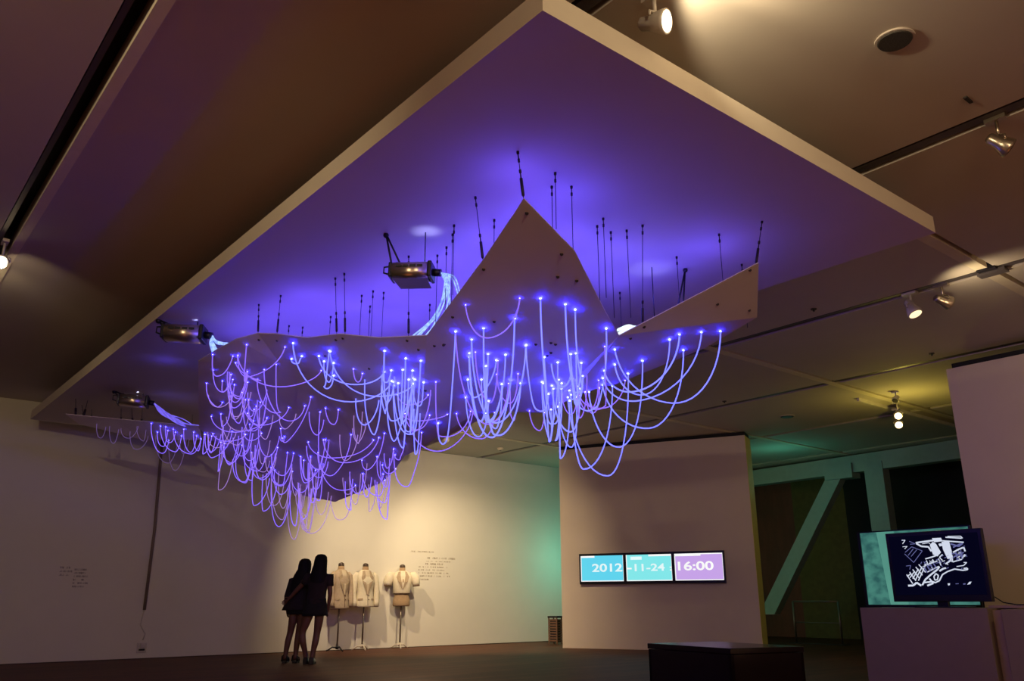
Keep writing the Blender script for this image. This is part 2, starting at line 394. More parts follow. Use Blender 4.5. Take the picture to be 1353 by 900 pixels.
# bolts in the sheet
bolts = [(696, 282), (742, 336), (737, 366), (762, 371), (639, 356), (598, 419), (653, 425), (708, 455), (728, 466), (723, 470), (734, 455), (574, 457), (586, 456), (728, 453), (851, 432), (833, 447), (948, 402), (990, 410), (991, 357), (444, 449), (453, 447), (538, 450), (553, 462), (587, 455), (562, 516), (488, 487), (366, 450), (342, 449), (430, 470)]
for (x, y) in bolts:
    p = hit(x, y); n = (CAM-p).normalized()
    MB().tube([p-LO+n*.002, p-LO+n*.014], .013, 8).build('bolt', M['bolt'], ls)

# suspension wires: (top px on the panel, bottom px or None for straight down, has turnbuckle)
wires = [((684, 200), (692, 264), 1), ((628, 260), (639, 341), 1), ((1007, 292), (996, 349), 1), ((729, 246), None, 0), ((733.5, 228), None, 0), ((755, 246), None, 0),
  ((789, 298), None, 0), ((797, 288), None, 0), ((807, 306), None, 0), ((828, 304), None, 0), ((849, 297), (849, 432), 1), ((894, 339), None, 0), ((950, 309), None, 0), ((980, 349), None, 0),
  ((653, 290), None, 0), ((600, 297), None, 0), ((598, 309), None, 0), ((590, 326), None, 0), ((578, 337), None, 0), ((342, 402), (341, 441), 1), ((371, 390), (366, 442), 1),
  ((443, 367), (445, 442), 1), ((455, 361), (456, 442), 1), ((478, 390), None, 0), ((493, 384), None, 0), ((507, 386), None, 0), ((489, 404), None, 0), ((437, 418), None, 0),
  ((568, 402), None, 0), ((540, 338), (540, 444), 1), ((526, 316), None, 0), ((382, 430), None, 0), ((400, 432), None, 0), ((868, 386), None, 0), ((862, 390), None, 0), ((819, 386), None, 0)]
for (t, bpx, tb) in wires:
    p = at_z(*t, ZP)
    if bpx: q = hit(*bpx)
    else:
        h = BV.ray_cast(p-Vector((0, 0, .02)), Vector((0, 0, -1)))
        q = h[0].copy() if h[0] is not None else Vector((p.x, p.y, p.z-.3))
        if h[0] is None:
            nr = BV.find_nearest(p-Vector((0, 0, .5)))[0]; q = Vector((p.x, p.y, nr.z))
            if (nr-q).length > .3: continue
    w = MB().tube([p-LO, q-LO], .0028, 5).build('suspension_wire', M['wire'], ls)
    d = (q-p); l = d.length; u = d/l
    MB().tube([p+u*k_-LO for k_ in (0, .018, .022, .048, .052, .075, .078)], [.0095, .0095, .004, .004, .008, .008, .004], 8).build('ceiling_anchor', M['bolt'], w)
    if tb:
        MB().tube([q-u*k_*min(1, l*3)-LO for k_ in (.21, .205, .185, .18, .15, .147, .03, .02)], [.004, .009, .009, .004, .005, .0105, .0105, .004], 8).build('turnbuckle', M['bolt'], w)

# glowing fibre loops: start, lowest point, end (traced over the sheet, then hung in space)
FB = [ # (x0,y0,xb,yb,x1,y1,kind)
(281,467,286,497,308,469,1),(314,468,378,511,425,488,1),(311,478,345,503,326,492,1),(326,454,323,503,327,490,1),(377,457,330,498,314,470,1),(349,487,380,556,403,535,1),(387,452,465,531,518,502,2),(385,473,393,480,399,469,2),
(421,469,478,508,508,490,2),(435,462,428,511,441,495,2),(436,463,500,524,545,508,2),(441,478,435,505,428,476,2),(467,486,473,505,479,492,1),(508,462,516,556,545,505,2),(508,462,507,504,517,488,2),(536,472,533,556,526,505,2),
(532,487,530,560,545,498,2),(545,488,541,574,548,500,2),(556,475,546,573,520,508,2),(520,503,533,592,540,500,2),(576,503,579,576,622,542,1),(602,436,588,583,579,558,2),(602,436,640,560,672,505,1),(615,401,647,447,687,392,1),
(680,419,652,578,620,465,3),(639,432,651,574,688,505,3),(623,447,655,559,695,455,3),(645,466,636,557,620,470,3),(656,474,628,525,618,500,2),(668,467,646,557,642,482,2),(675,501,655,556,641,545,2),(663,506,645,558,636,500,2),
(695,454,709,541,725,519,2),(714,392,727,583,729,540,3),(699,545,713,569,722,552,1),(566,520,545,535,525,520,1),(603,545,637,580,655,552,1),(543,560,583,596,625,542,1),(592,546,560,556,530,545,1),
(747,400,757,516,768,478,3),(760,407,768,512,752,515,2),(754,466,762,533,770,495,3),(761,465,764,534,756,500,3),(737,477,729,560,717,505,2),(801,432,790,536,764,528,2),(799,456,800,536,772,520,1),(812,460,888,533,952,436,2),
(849,475,820,591,778,518,2),(798,488,837,518,898,440,3),(796,498,842,530,927,437,2),(796,507,858,566,903,461,2),(885,447,850,522,812,480,2),(830,492,803,629,750,523,2),(810,510,771,620,754,520,2),(773,516,783,546,792,512,1),
(793,513,786,541,778,520,1),(826,501,792,540,768,525,1),(716,503,727,583,731,512,3),(729,508,754,571,767,512,3),(742,512,735,582,738,500,3),(757,535,740,606,739,530,2),(764,525,756,591,742,540,2),(719,470,733,560,742,505,2),
(279,549,315,571,353,552,1),(292,546,297,562,310,507,1),(281,572,305,583,325,573,1),(271,574,281,605,307,569,1),(292,583,288,623,297,585,1),(322,543,328,570,335,555,1),(320,517,338,562,353,551,1),(344,530,342,565,330,560,1),
(382,537,355,561,327,545,1),(411,523,380,583,373,578,1),(371,565,373,583,376,576,1),(323,573,334,582,346,571,1),(320,587,305,613,296,590,1),(332,597,345,632,367,590,1),(380,597,373,640,358,617,1),(397,602,403,638,417,620,1),
(411,606,404,700,397,640,1),(386,618,390,655,394,642,1),(359,630,373,687,382,645,1),(379,648,389,713,400,655,1),(397,645,408,700,418,628,1),(411,645,404,694,397,655,1),(418,638,408,704,396,645,1),(434,650,425,680,417,653,1),
(438,655,412,705,398,652,1),(437,658,452,687,466,645,1),(453,631,458,653,465,648,1),(424,613,452,648,470,640,1),(464,573,440,628,420,597,1),(407,583,455,604,494,580,1),(427,580,463,611,501,577,1),(430,538,443,561,447,540,1),
(423,543,421,620,430,580,1),(478,607,488,620,508,571,1),(485,612,480,652,470,642,1),(498,602,505,637,506,625,1),(520,592,537,643,557,570,1),(534,584,528,607,522,600,1),(568,547,551,568,535,545,1),(505,613,514,626,523,618,1),
(487,640,489,676,497,640,0),(503,635,501,672,511,628,0),(273,505,284,537,294,531,1),(294,502,294,518,308,500,1),(329,527,330,550,336,540,1),(340,500,372,545,365,480,1),(264,580,268,600,280,575,1),(405,640,398,672,391,648,1),(352,625,362,668,375,640,1)]
FM = ['fibre_faint', 'fibre', 'fibre_bright', 'fibre_bright', 'fibre_dim']
FR = [.0042, .0048, .0056, .0064, .0036]
def fibre_path(x0, y0, xb, yb, x1, y1, bv=BV, n=13):
    p0 = hit(x0, y0, bv); p1 = hit(x1, y1, bv)
    d0 = (p0-CAM).length; d1 = (p1-CAM).length
    rb = ray(xb, yb).normalized()
    # the lowest point hangs over the line between the two ends: choose the spot on the sight line nearest in plan
    best = None
    for i in range(-6, 27):
        t = i/20; m = p0.lerp(p1, t); m.z = 0
        hd = Vector((rb.x, rb.y, 0)); k = m.dot(hd)/hd.dot(hd); q = CAM+rb*k
        e = (Vector((q.x, q.y, 0))-m).length
        pen = 0 if .08 <= t <= .92 else .12
        if best is None or e+pen < best[1]: best = (q, e+pen)
    b = best[0]
    lim = min(p0.z, p1.z)-.02
    if b.z > lim: b = b.copy()
    pts = []
    for i in range(n):
        th = PI/2*i/(n-1); h = 1-math.cos(th); v = math.sin(th)
        h = .86*h+.14*i/(n-1); 
        pts.append(Vector((p0.x+(b.x-p0.x)*h, p0.y+(b.y-p0.y)*h, p0.z+(b.z-p0.z)*v)))
    for i in range(n-2, -1, -1):
        th = PI/2*i/(n-1); h = 1-math.cos(th); v = math.sin(th); h = .86*h+.14*i/(n-1)
        pts.append(Vector((p1.x+(b.x-p1.x)*h, p1.y+(b.y-p1.y)*h, p1.z+(b.z-p1.z)*v)))
    # slight stiffness wobble, so that no two hang alike
    a, f, ph = random.uniform(-.012, .012), random.uniform(1, 2.2), random.uniform(0, 6)
    side = (p1-p0).cross(Vector((0, 0, 1)));  side = side.normalized() if side.length > 1e-4 else Vector((1, 0, 0))
    k = len(pts)
    return [p+side*a*math.sin(PI*i/(k-1))*math.sin(f*PI*i/(k-1)*2+ph) for i, p in enumerate(pts)]
def add_fibre(mb, pts, kind, off, tips=True):
    pts = [p-off for p in pts]; r = FR[kind]
    mb.tube(pts, r, 6, M[FM[kind]])
    if kind > 0 and tips:
        for e, e2 in ((pts[0], pts[1]), (pts[-1], pts[-2])):
            mb.ball(e+(e2-e).normalized()*.014, .0062 if kind < 2 else .0082, M['tip_small' if kind < 2 else 'tip'], 6, 4)
order = sorted(range(len(FB)), key=lambda i: -(abs(FB[i][3]-FB[i][1])+abs(FB[i][0]-FB[i][4]))*(1+FB[i][6]))
for n_, i in enumerate(order[:96]):
    f = FB[i]; mb = MB(); add_fibre(mb, fibre_path(*f[:6]), 0 if f[3] > 650 else f[6], LO); mb.build('fibre_loop', None, ls)
mb = MB()
for i in order[96:]:
    f = FB[i]; add_fibre(mb, fibre_path(*f[:6]), 0 if f[3] > 650 else f[6], LO)
for (x0, y0, x1, y1, k, dmin, dmax) in ((275, 560, 345, 612, 18, 15, 40), (290, 490, 345, 560, 14, 15, 45), (350, 600, 430, 650, 16, 18, 50), (350, 540, 520, 620, 12, 18, 45), (500, 490, 560, 560, 9, 25, 70), (605, 470, 690, 530, 5, 25, 60), (715, 480, 800, 520, 4, 25, 60), (460, 620, 515, 640, 7, 15, 40)):
    for _ in range(k):
        a = random.uniform(x0, x1); b2 = random.uniform(y0, y1); w = random.uniform(8, 32)*random.choice((-1, 1)); dy = random.uniform(-12, 12)
        kind = random.choice((0, 1, 1)) if x0 < 500 else random.choice((1, 2))
        add_fibre(mb, fibre_path(a, b2, a+w*random.uniform(.3, .7), max(b2, b2+dy)+random.uniform(dmin, dmax), a+w, b2+dy), kind, LO, random.random() < .3)
t = mb.build('fibre_tangle', None, ls); t['kind'] = 'stuff'
# fibres of the far wing
FG = [(201,556,214,599,225,583,1),(212,562,232,597,240,575,1),(219,563,224,585,232,570,1),(229,566,252,600,266,580,1),(243,566,252,598,260,575,1),(193,568,190,583,181,563,0),(183,563,170,579,160,566,0),(145,563,150,586,157,567,0),
      (128,560,133,579,140,564,0),(222,568,216,590,208,570,1),(238,572,243,600,250,580,0),(256,570,262,596,267,583,1),(206,575,222,612,236,580,0),(224,580,232,622,246,584,0),(172,570,180,594,196,576,0)]
for f in FG:
    mb = MB(); add_fibre(mb, fibre_path(*f[:6], bv=BVG), f[6] or 4, fo, f[6] > 0); mb.build('fibre_loop', None, fs)
for (t, bpx) in (((100, 527), (100, 549)), ((116, 529), (110, 549)), ((108, 535), (110, 549)), ((121, 541), (121, 551)), ((160, 540), (160, 555)), ((174, 540), (175, 556)), ((188, 541), (187, 557)), ((254, 548), (254, 563))):
    p = at_z(*t, ZP); q = hit(*bpx, bv=BVG); w = MB().tube([p-fo, q-fo], .004, 5).build('suspension_wire', M['wire'], fs)
    u = (q-p).normalized(); MB().tube([q-u*.12-fo, q-u*.02-fo], .016, 8).build('turnbuckle', M['bolt'], w)

# ---------------------------------------------------------------- fibre light projectors
def projector(p, ax, sc, label, flap=True):
    """p: body centre; ax: unit axis towards the fibre outlet"""
    o = empty('fibre_light_projector', p, 0, label, 'light projector', 'light projectors under the panel')
    x = Vector(ax).normalized(); z = Vector((0, 0, 1)); z = (z-x*z.dot(x)).normalized(); y = z.cross(x)
    T = Matrix((x, y, z)).transposed().to_4x4() @ Matrix.Scale(sc, 4)
    def W(pt): return T @ Vector(pt)
    b = MB(); ring = []
    k = 24
    P = []
    for xx in (-.15, .15):
        for j in range(k):
            th = 2*PI*j/k; c, s = math.cos(th), math.sin(th)
            P.append(W((xx, .10*math.copysign(abs(c)**.7, c), .075*math.copysign(abs(s)**.7, s))))
    b.v += [tuple(q) for q in P]
    for j in range(k): b.f.append((j, (j+1) % k, k+(j+1) % k, k+j)); b.mi.append(0); b.sm.append(True)
    b.f.append(tuple(range(k))); b.f.append(tuple(range(k, 2*k))); b.mi += [0, 0]; b.sm += [False, False]
    b.build('body', M['tan_metal'], o)
    e = MB(); e.box(.15, .185, -.095, .095, -.07, .07, T=T); bevel(e.build('front_plate', M['dark_metal'], o), .01)
    e = MB(); e.tube([W((.185, 0, -.005)), W((.25, 0, -.01))], .032*sc, 12); e.build('fibre_outlet', M['dark_metal'], o)
    e = MB(); e.box(-.18, -.15, -.09, .09, -.065, .065, T=T); bevel(e.build('rear_plate', M['dark_metal'], o), .01)
    e = MB()
    for xx in (-.09, -.03, .03, .09): e.box(xx-.022, xx+.022, -.106, -.088, .012, .03, T=T); 
    e.build('vent_slot', M['dark_metal'], o)
    if flap:
        e = MB(); a0 = [W((-.145, -.06, -.075)), W((.145, -.06, -.075)), W((.18, -.01, -.15)), W((-.08, -.01, -.15))]
        e.prism(a0, W((0, .006, .002))); e.build('flap', M['blue_lit_metal'], o)
    h = ZP-p.z
    e = MB(); T2 = [W((-.17, .02, .03)), Vector((W((-.24, .02, 0)).x, W((-.24, .02, 0)).y, h))]
    T3 = W((-.10, .02, .07))
    e.tube([T2[1], T2[0]], .009*sc, 6).tube([T2[1], T3], .009*sc, 6).tube([T2[0], (T2[0]+T3)/2+Vector((0, 0, .05)), T3], .006*sc, 6)
    e.ball(T2[1]-Vector((0, 0, .012)), .025*sc, None)
    e.tube([W((-.18, .0, -.02)), W((-.24, .0, 0.0)), W((-.24, .0, .05)), W((-.17, .0, .06))], .008*sc, 6)
    e.build('bracket', M['dark_metal'], o)
    e = MB().tube([W((.10, .03, .07)), Vector((W((.10, .03, 0)).x, W((.10, .03, 0)).y, h))], .005*sc, 6).build('drop_rod', M['dark_metal'], o)
    return W((.25, 0, -.01))+p
rt_h = Vector((R2.x, R2.y, 0)).normalized(); fw_h = Vector((FW.x, FW.y, 0)).normalized()
p1 = at_z(544, 360, 3.40); o1 = projector(p1, rt_h-fw_h*.12+Vector((0, 0, -.03)), .94, 'metal fibre light projector nearest the pointed sheet with a lowered flap', True)
p2 = at_z(243, 441, 3.60); o2 = projector(p2, rt_h+fw_h*.1+Vector((0, 0, -.02)), 1.16, 'metal fibre light projector at the left edge of the sheet, middle of the three', False)
p3 = at_z(176, 530, 3.62); o3 = projector(p3, rt_h+fw_h*.3+Vector((0, 0, -.02)), 1.1, 'small far fibre light projector close to the left wall', False)
p4 = at_z(878, 436, 3.18); o4 = projector(p4, -rt_h-fw_h*.1, .9, 'fibre light projector half hidden behind the raised right wing of sheet', True)

def bundle(o, targets, label, n, r=.008, spread=.03, sm='strand'):
    e = empty('fibre_bundle', o, 0, label, 'fibre bundle', 'glowing bundles from projectors to sheet')
    for i in range(n):
        mids, end = targets[i % len(targets)]
        pts = [Vector((0, 0, 0))]
        for m in mids: pts.append(m-o+Vector([random.uniform(-spread, spread) for _ in range(3)]))
        pts.append(end-o+Vector([random.uniform(-spread, spread)*1.5 for _ in range(2)]+[0]))
        # smooth through the points
        out = []
        q = [pts[0]*2-pts[1]]+pts+[pts[-1]*2-pts[-2]]
        for k in range(1, len(q)-2):
            for s in range(8):
                t = s/8; a, b_, c_, d_ = q[k-1], q[k], q[k+1], q[k+2]
                out.append(.5*((2*b_)+(-a+c_)*t+(2*a-5*b_+4*c_-d_)*t*t+(-a+3*b_-3*c_+d_)*t**3))
        out.append(pts[-1])
        MB().tube(out, r, 6, M[sm]).build('strand', None, e)
    return e
def lp(px, py, z): return at_z(px, py, z)
bundle(o1, [((lp(590, 372, 3.42), lp(586, 410, 3.25)), lp(560, 444, 3.06)), ((lp(588, 375, 3.42), lp(580, 415, 3.25)), lp(552, 446, 3.08)), ((lp(599, 366, 3.42),), lp(606, 392, 3.22)), ((lp(588, 380, 3.4), lp(570, 420, 3.25)), lp(541, 446, 3.08)), ((lp(592, 376, 3.42), lp(589, 408, 3.25)), lp(566, 440, 3.06))],
       'bright bundle of light strands arching from the nearest projector to the pointed sheet', 10, .0058, .022)
bundle(o2, [((lp(279, 451, 3.52),), lp(286, 463, 3.4)), ((lp(278, 452, 3.5),), lp(283, 465, 3.38)), ((lp(285, 452, 3.5),), lp(302, 455, 3.42))], 'short bright bundle of light strands from the middle left projector', 9, .009, .02)
bundle(o3, [((lp(215, 543, 3.5), lp(238, 557, 3.42)), lp(262, 562, 3.35)), ((lp(212, 542, 3.5), lp(232, 556, 3.4)), lp(258, 566, 3.34)), ((lp(215, 544, 3.5),), lp(240, 560, 3.36))], 'long violet bundle of light strands from the far projector by the wall', 10, .007, .04, 'strand_violet')
bundle(o4, [((o4.lerp(e_, .5)+Vector((0, 0, .03)),), e_) for e_ in (lp(815, 436, 2.98), lp(818, 441, 2.97), lp(831, 439, 3.0))], 'small dazzling bundle of light strands beside the right wing of sheet', 9, .011, .012, 'strand_hot')

# light thrown up by the fibre bundles between sheet and panel
def point(name, loc, col, w, r=.1):
    l = bpy.data.lights.new(name, 'POINT'); l.color = col; l.energy = w; l.shadow_soft_size = r
    o = bpy.data.objects.new(name, l); C.objects.link(o); o.location = loc; return o
BLUE = (.105, .070, 1.0)
gx = 3.2
while gx < 5.4:
    gy = 3.9
    while gy < 8.6:
        h = BV.ray_cast(Vector((gx, gy, ZP-.02)), Vector((0, 0, -1)))
        if h[0] is not None and h[0].z < 3.44:
            point('fibre_spill', (gx, gy, max(3.46, h[0].z+.06)), BLUE, 3.2 if gy < 7.5 else 2.2, .08)
        gy += .52
    gx += .52
point('fibre_spill', (2.9, 10.2, 3.58), BLUE, .6, .08)

# ---------------------------------------------------------------- spot lamps
def spotlight(px_or_p, aim, label, lit=True, sc=1.0, stem=.12, glass='lamp_glass', body='white_metal', top=None):
    p = Vector(px_or_p); ztop = top if top else ZC+.01
    o = empty('track_spotlight', p, 0, label, 'spotlight', 'track spotlights')
    d = (Vector(aim)-p).normalized()
    MB().box(-.03*sc, .03*sc, -.07*sc, .07*sc, ztop-p.z-.03, ztop-p.z).build('track_adapter', M[body], o)
    MB().tube([(0, 0, ztop-p.z-.02), (0, 0, .06*sc)], .012*sc, 8).build('stem', M[body], o)
    q = d.orthogonal().normalized(); s_ = Vector((d.y, -d.x, 0)); s_ = s_.normalized() if s_.length > .01 else Vector((1, 0, 0))
    MB().tube([Vector((0, 0, .07*sc)), s_*.075*sc+Vector((0, 0, .03*sc)), s_*.075*sc], .008*sc, 6).tube([Vector((0, 0, .07*sc)), -s_*.075*sc+Vector((0, 0, .03*sc)), -s_*.075*sc], .008*sc, 6).build('yoke', M[body], o)
    b = MB(); b.tube([-d*.10*sc, -d*.085*sc, -d*.02*sc, d*.0*sc, d*.05*sc, d*.07*sc], [.022*sc, .040*sc, .045*sc, .055*sc, .07*sc, .07*sc], 20, None)
    b.build('lamp_head', M[body], o)
    b = MB(); b.tube([d*.071*sc, d*.074*sc], [.060*sc, .052*sc], 20); b.build('lens', M[glass] if lit else M['grille'], o)
    return p+d*.1*sc
def spot(name, loc, aim, col, w, ang, blend=.6, r=.04):
    l = bpy.data.lights.new(name, 'SPOT'); l.color = col; l.energy = w; l.spot_size = math.radians(ang); l.spot_blend = blend; l.shadow_soft_size = r
    o = bpy.data.objects.new(name, l); C.objects.link(o); o.location = loc
    o.rotation_euler = (Vector(aim)-Vector(loc)).to_track_quat('-Z', 'Y').to_euler(); return o
WARM = (1, .77, .46)
p = at_x(866, 30, 2.95); p = at_z(866, 30, 4.02)
l1 = spotlight(p, (p.x+R2.x*1.0-FW.x*.7, p.y+R2.y*1.0-FW.y*.7, p.z-.35), 'lit white spotlight beside the near right edge of the big hanging panel', True, 1.0, glass='lamp_glass')
p = at_z(1322, 190, 4.0); spotlight(p, (p.x+.6, p.y-.6, p.z-.6), 'unlit white spotlight at the far right under the ceiling gap', False, 1.0, body='tan_metal')
p = at_z(1205, 408, 4.02); l3 = spotlight(p, (p.x-.1, p.y-.6, p.z-1.4), 'lit white spotlight pointing down, left one of the close pair', True, 1.15, glass='lamp_soft')
p = at_z(1247, 398, 4.02); spotlight(p, (p.x+.9, p.y-.5, p.z-.3), 'white spotlight turned away, right one of the close pair', False, 1.1, body='tan_metal')
p = at_z(1187, 548, 3.98); l5 = spotlight(p, (p.x-1.5, p.y-.6, p.z-1.0), 'glowing spotlight at the yellow lit ceiling, upper of two', True, .95, glass='lamp_glass')
p = at_z(1187, 560, 3.86); l6 = spotlight(p, (p.x-1.5, p.y-.9, p.z-1.0), 'glowing spotlight at the yellow lit ceiling, lower of two', True, .95, glass='lamp_glass', top=4.13)
p = at_z(1184, 527, 4.08); spotlight(p, (p.x-1, p.y, p.z-1), 'tiny dim spotlight just above the two glowing yellow ones', False, .8)
p = at_z(2, 345, 4.0); l7 = spotlight(p, (p.x-.3, p.y-1.6, p.z-.8), 'lit spotlight at the left edge under the dark ceiling gap', True, .9)
p = at_y(589, 587, 13.58); l8 = spotlight((p.x, 13.58, 4.05), (11.0, YW, 1.6), 'lit spotlight glimpsed below the sheet above the jacket display', True, 1.0)
l10 = spotlight((6.95, 13.58, 4.05), (8.9, YW, .9), 'lit spotlight close to the left wall aimed at the two long jackets', True, 1.0)
l9 = spotlight((8.92, 11.2, 4.05), (11.0, YW, 1.2), 'lit spotlight behind the hanging sheet aimed at the jackets on the wall', True, 1.0)
spot('jacket_light', l8, (11.5, YW, 1.0), WARM, 300, 80, 1)
spot('jacket_light', l10, (10.0, YW, .2), WARM, 480, 84, 1)
spot('jacket_light', l9, (11.4, YW, 1.0), WARM, 480, 90, 1)
spot('edge_light', l1, (p.x-4, -3, 3), WARM, 30, 120, .5)
spot('down_light', l3, (l3.x-.1, l3.y-.6, l3.z-1.4), WARM, 60, 80, .6)
YEL = (1, .78, .13)
point('yellow_glow', l5+Vector((-.5, -.4, -.45)), YEL, 20, .05)
# lamps of the same hall beside and behind the camera, then added warm fill
spot('hall_lamp', (.85, -1.6, 4.0), (4.0, 2.6, 3.8), WARM, 300, 60, .8)
spot('hall_lamp', (-2.1, 2.0, 4.0), (2.3, 8.0, 3.75), WARM, 330, 70, .8)
q = at_z(990, -25, ZC); spot('ceiling_splash', (q.x-.5, q.y+.15, 3.95), (q.x+.4, q.y, 4.25), (1, .80, .50), 62, 85, .5)
q = at_z(-10, 410, ZC); spot('ceiling_splash', (l7.x, l7.y, 3.9), (q.x-.2, q.y+.6, 4.2), WARM, 26, 110, .9)
q = at_z(1330, 370, ZC); spot('ceiling_splash', at_z(1266, 404, 3.8), (q.x-.1, q.y-.1, 4.3), WARM, 16, 130, 1)
spot('wall_wash', (.85, 9.0, 4.0), (2.2, YW, 3.0), WARM, 18, 80, 1)
spot('partition_light', (8.92, 11.6, 4.05), (12.4, 13.6, -.4), WARM, 85, 58, 1)
spot('front_wall_light', (8.92, .5, 4.05), (11.75, 3.5, 2.4), WARM, 110, 90, 1)
AMB = (1, .53, .30)  # unseen warm points, added as fill for light bounced about the hall
point('hall_fill', (-3.5, -3.0, 1.7), AMB, 120, .6)
point('hall_fill', (4.0, -6.0, 1.7), AMB, 110, .6)
point('hall_fill', (7.0, 11.0, 1.0), AMB, 8, .5)
point('hall_fill', (8.6, 4.0, .8), AMB, 4, .5)
spot('floor_bounce_fill', (.81, 4.6, 4.0), (.7, 4.6, 0), (1, .70, .42), 2300, 62, 1)  # added downward spots; bounce off the unseen floor warms the panel
spot('floor_bounce_fill', (5.88, .2, 4.0), (5.9, .1, 0), (1, .70, .42), 2800, 58, 1)
# lamp light leaking upwards from the projector housings
for pp in (p1+rt_h*.10+Vector((0, 0, .08)), p4-rt_h*.1+Vector((0, 0, .1)), p2+rt_h*.1+Vector((0, 0, .085)), p3+rt_h*.05+Vector((0, 0, .085))):
    spot('housing_leak', pp, pp+Vector((.02, 0, 1)), (.45, .5, 1), 2.6, 60, 1, .01)
# teal light of the far room
TEAL = (.14, 1.0, .70)
point('teal_glow', (14.3, 14.75, 1.9), TEAL, 26, .25)
point('teal_glow', (16.4, 10.6, 3.5), TEAL, 7, .3)
w = bpy.data.worlds.new('dim_world'); S.world = w; w.use_nodes = True
w.node_tree.nodes['Background'].inputs['Color'].default_value = (.5, .36, .28, 1); w.node_tree.nodes['Background'].inputs['Strength'].default_value = .02
def area(name, loc, aim, col, wt, sx, sy):
    l = bpy.data.lights.new(name, 'AREA'); l.shape = 'RECTANGLE'; l.size = sx; l.size_y = sy; l.color = col; l.energy = wt
    o = bpy.data.objects.new(name, l); C.objects.link(o); o.location = loc
    o.rotation_euler = (Vector(aim)-Vector(loc)).to_track_quat('-Z', 'Y').to_euler(); return o

# ---------------------------------------------------------------- ceiling fittings
p = at_z(1182, 52, ZC)
o = empty('ceiling_speaker', p, 0, 'round dark ceiling speaker near the upper right corner', 'speaker')
MB().tube([(0, 0, .0), (0, 0, -.012)], .115, 28).build('rim', M['ceiling'], o); MB().tube([(0, 0, -.011), (0, 0, -.02)], [.102, .095], 28).build('grille', M['grille'], o)
p = at_z(1040, 550, ZC)
o = empty('ceiling_speaker', p, 0, 'small far round ceiling speaker in front of the partition top', 'speaker')
MB().tube([(0, 0, .0), (0, 0, -.012)], .14, 28).build('rim', M['ceiling'], o); MB().tube([(0, 0, -.011), (0, 0, -.02)], [.12, .11], 28).build('grille', M['grille'], o)
p = at_z(1279, 131, ZC); tag(MB().box(p.x-.05, p.x+.05, p.y-.012, p.y+.012, ZC-.012, ZC+.0).build('ceiling_slot', M['grille']), 'tiny dark slot in the ceiling below the round speaker', 'vent')
for (px, py, lb) in ((1075, 408, 'small dark sprinkler on the ceiling left of the spotlight pair'), (1231, 467, 'tiny sprinkler on the ceiling below the spotlight pair'), (957, 530, 'tiny sprinkler on the brown ceiling right of the fibre loops')):
    p = at_z(px, py, ZC); o = empty('ceiling_sprinkler', p, 0, lb, 'sprinkler', 'ceiling sprinklers')
    MB().tube([(0, 0, 0), (0, 0, -.012)], .035, 12).build('cover', M['grille'], o); MB().tube([(0, 0, -.012), (0, 0, -.035)], .01, 8).build('nozzle', M['dark_metal'], o)
p = at_z(661, 592, ZC); o = empty('smoke_detector', p, 0, 'small round detector on the ceiling near the left wall', 'smoke detector')
MB().tube([(0, 0, 0), (0, 0, -.02), (0, 0, -.05)], [.07, .07, .045], 16).build('base', M['ceil_side'], o); MB().tube([(0, 0, -.05), (0, 0, -.06)], .025, 12).build('sensor', M['grille'], o)

# ---------------------------------------------------------------- things on the left wall
p0 = at_y(212.5, 596, YW); p1 = at_y(190, 806, YW); p2 = at_y(188, 846, YW)
cw = empty('wall_cable', (p2.x, YW, 0), 0, 'long dark power cord running down the left wall to a socket', 'cord')
W0_ = Vector((p2.x, YW, 0))
MB().tube([Vector((p0.x-.0, YW-.03, 4.19))-W0_, Vector((p0.x, YW-.03, p0.z))-W0_, Vector(((p0.x+p1.x)/2+.03, YW-.03, (p0.z+p1.z)/2))-W0_, Vector((p1.x, YW-.03, p1.z))-W0_], .026, 8).build('cord_cover', M['cord'], cw)
MB().tube([Vector((p1.x, YW-.02, p1.z))-W0_, Vector((p1.x-.03, YW-.02, p1.z-.25))-W0_, Vector((p2.x+.03, YW-.02, p2.z+.1))-W0_, Vector((p2.x, YW-.03, p2.z))-W0_], .010, 6).build('flex', M['white_cord'], cw)
so = empty('wall_socket', (p2.x, YW, p2.z-.12), 0, 'pale wall socket low on the left wall under the cord', 'socket')
bevel(MB().box(-.08, .08, -.025, 0, -.08, .08).build('socket_plate', M['white_cord'], so), .008)
MB().box(-.05, .05, -.032, -.02, -.05, -.02).build('outlet_slots', M['dark_metal'], so)
bevel(MB().box(-.035, .035, -.06, -.02, .0, .06).build('plug', M['white_cord'], so), .006)
def rows(mb, x0, x1, z, h, seed, y=-.004, gap=.25):
    r = random.Random(seed); x = x0
    while x < x1:
        w_ = r.uniform(.6, 1.6)*h
        if r.random() > gap:
            k = r.choice((0, 1, 2))
            mb.box(x, min(x+w_*.75, x1), y, 0, z, z+h*.22)
            if k: mb.box(x, x+h*.2, y, 0, z, z+h)
            if k == 2: mb.box(x+w_*.4, x+w_*.4+h*.2, y, 0, z-h*.2, z+h*.8)
            mb.box(x+w_*.2, min(x+w_*.75, x1), y, 0, z+h*.65, z+h*.85)
        x += w_
for (xa, xb, ya, yb, lb, sd, n) in ((80, 94, 747, 762, 'small faint lettering block on the left wall, left one', 1, 3), (99, 114, 750, 777, 'taller faint lettering block on the left wall, right of the small one', 5, 6)):
    a = at_y(xa, ya, YW); b_ = at_y(xb, yb, YW); m_ = MB()
    hgt = (a.z-b_.z)/n
    for k in range(n): rows(m_, 0, (b_.x-a.x)*(1 if k % 2 else .8), b_.z+hgt*(k+.2), hgt*.5, sd+k, gap=.15)
    o = m_.build('wall_lettering', M['card']); o.location = (a.x, YW, 0); tag(o, lb, 'wall text', 'lettering on the left wall')
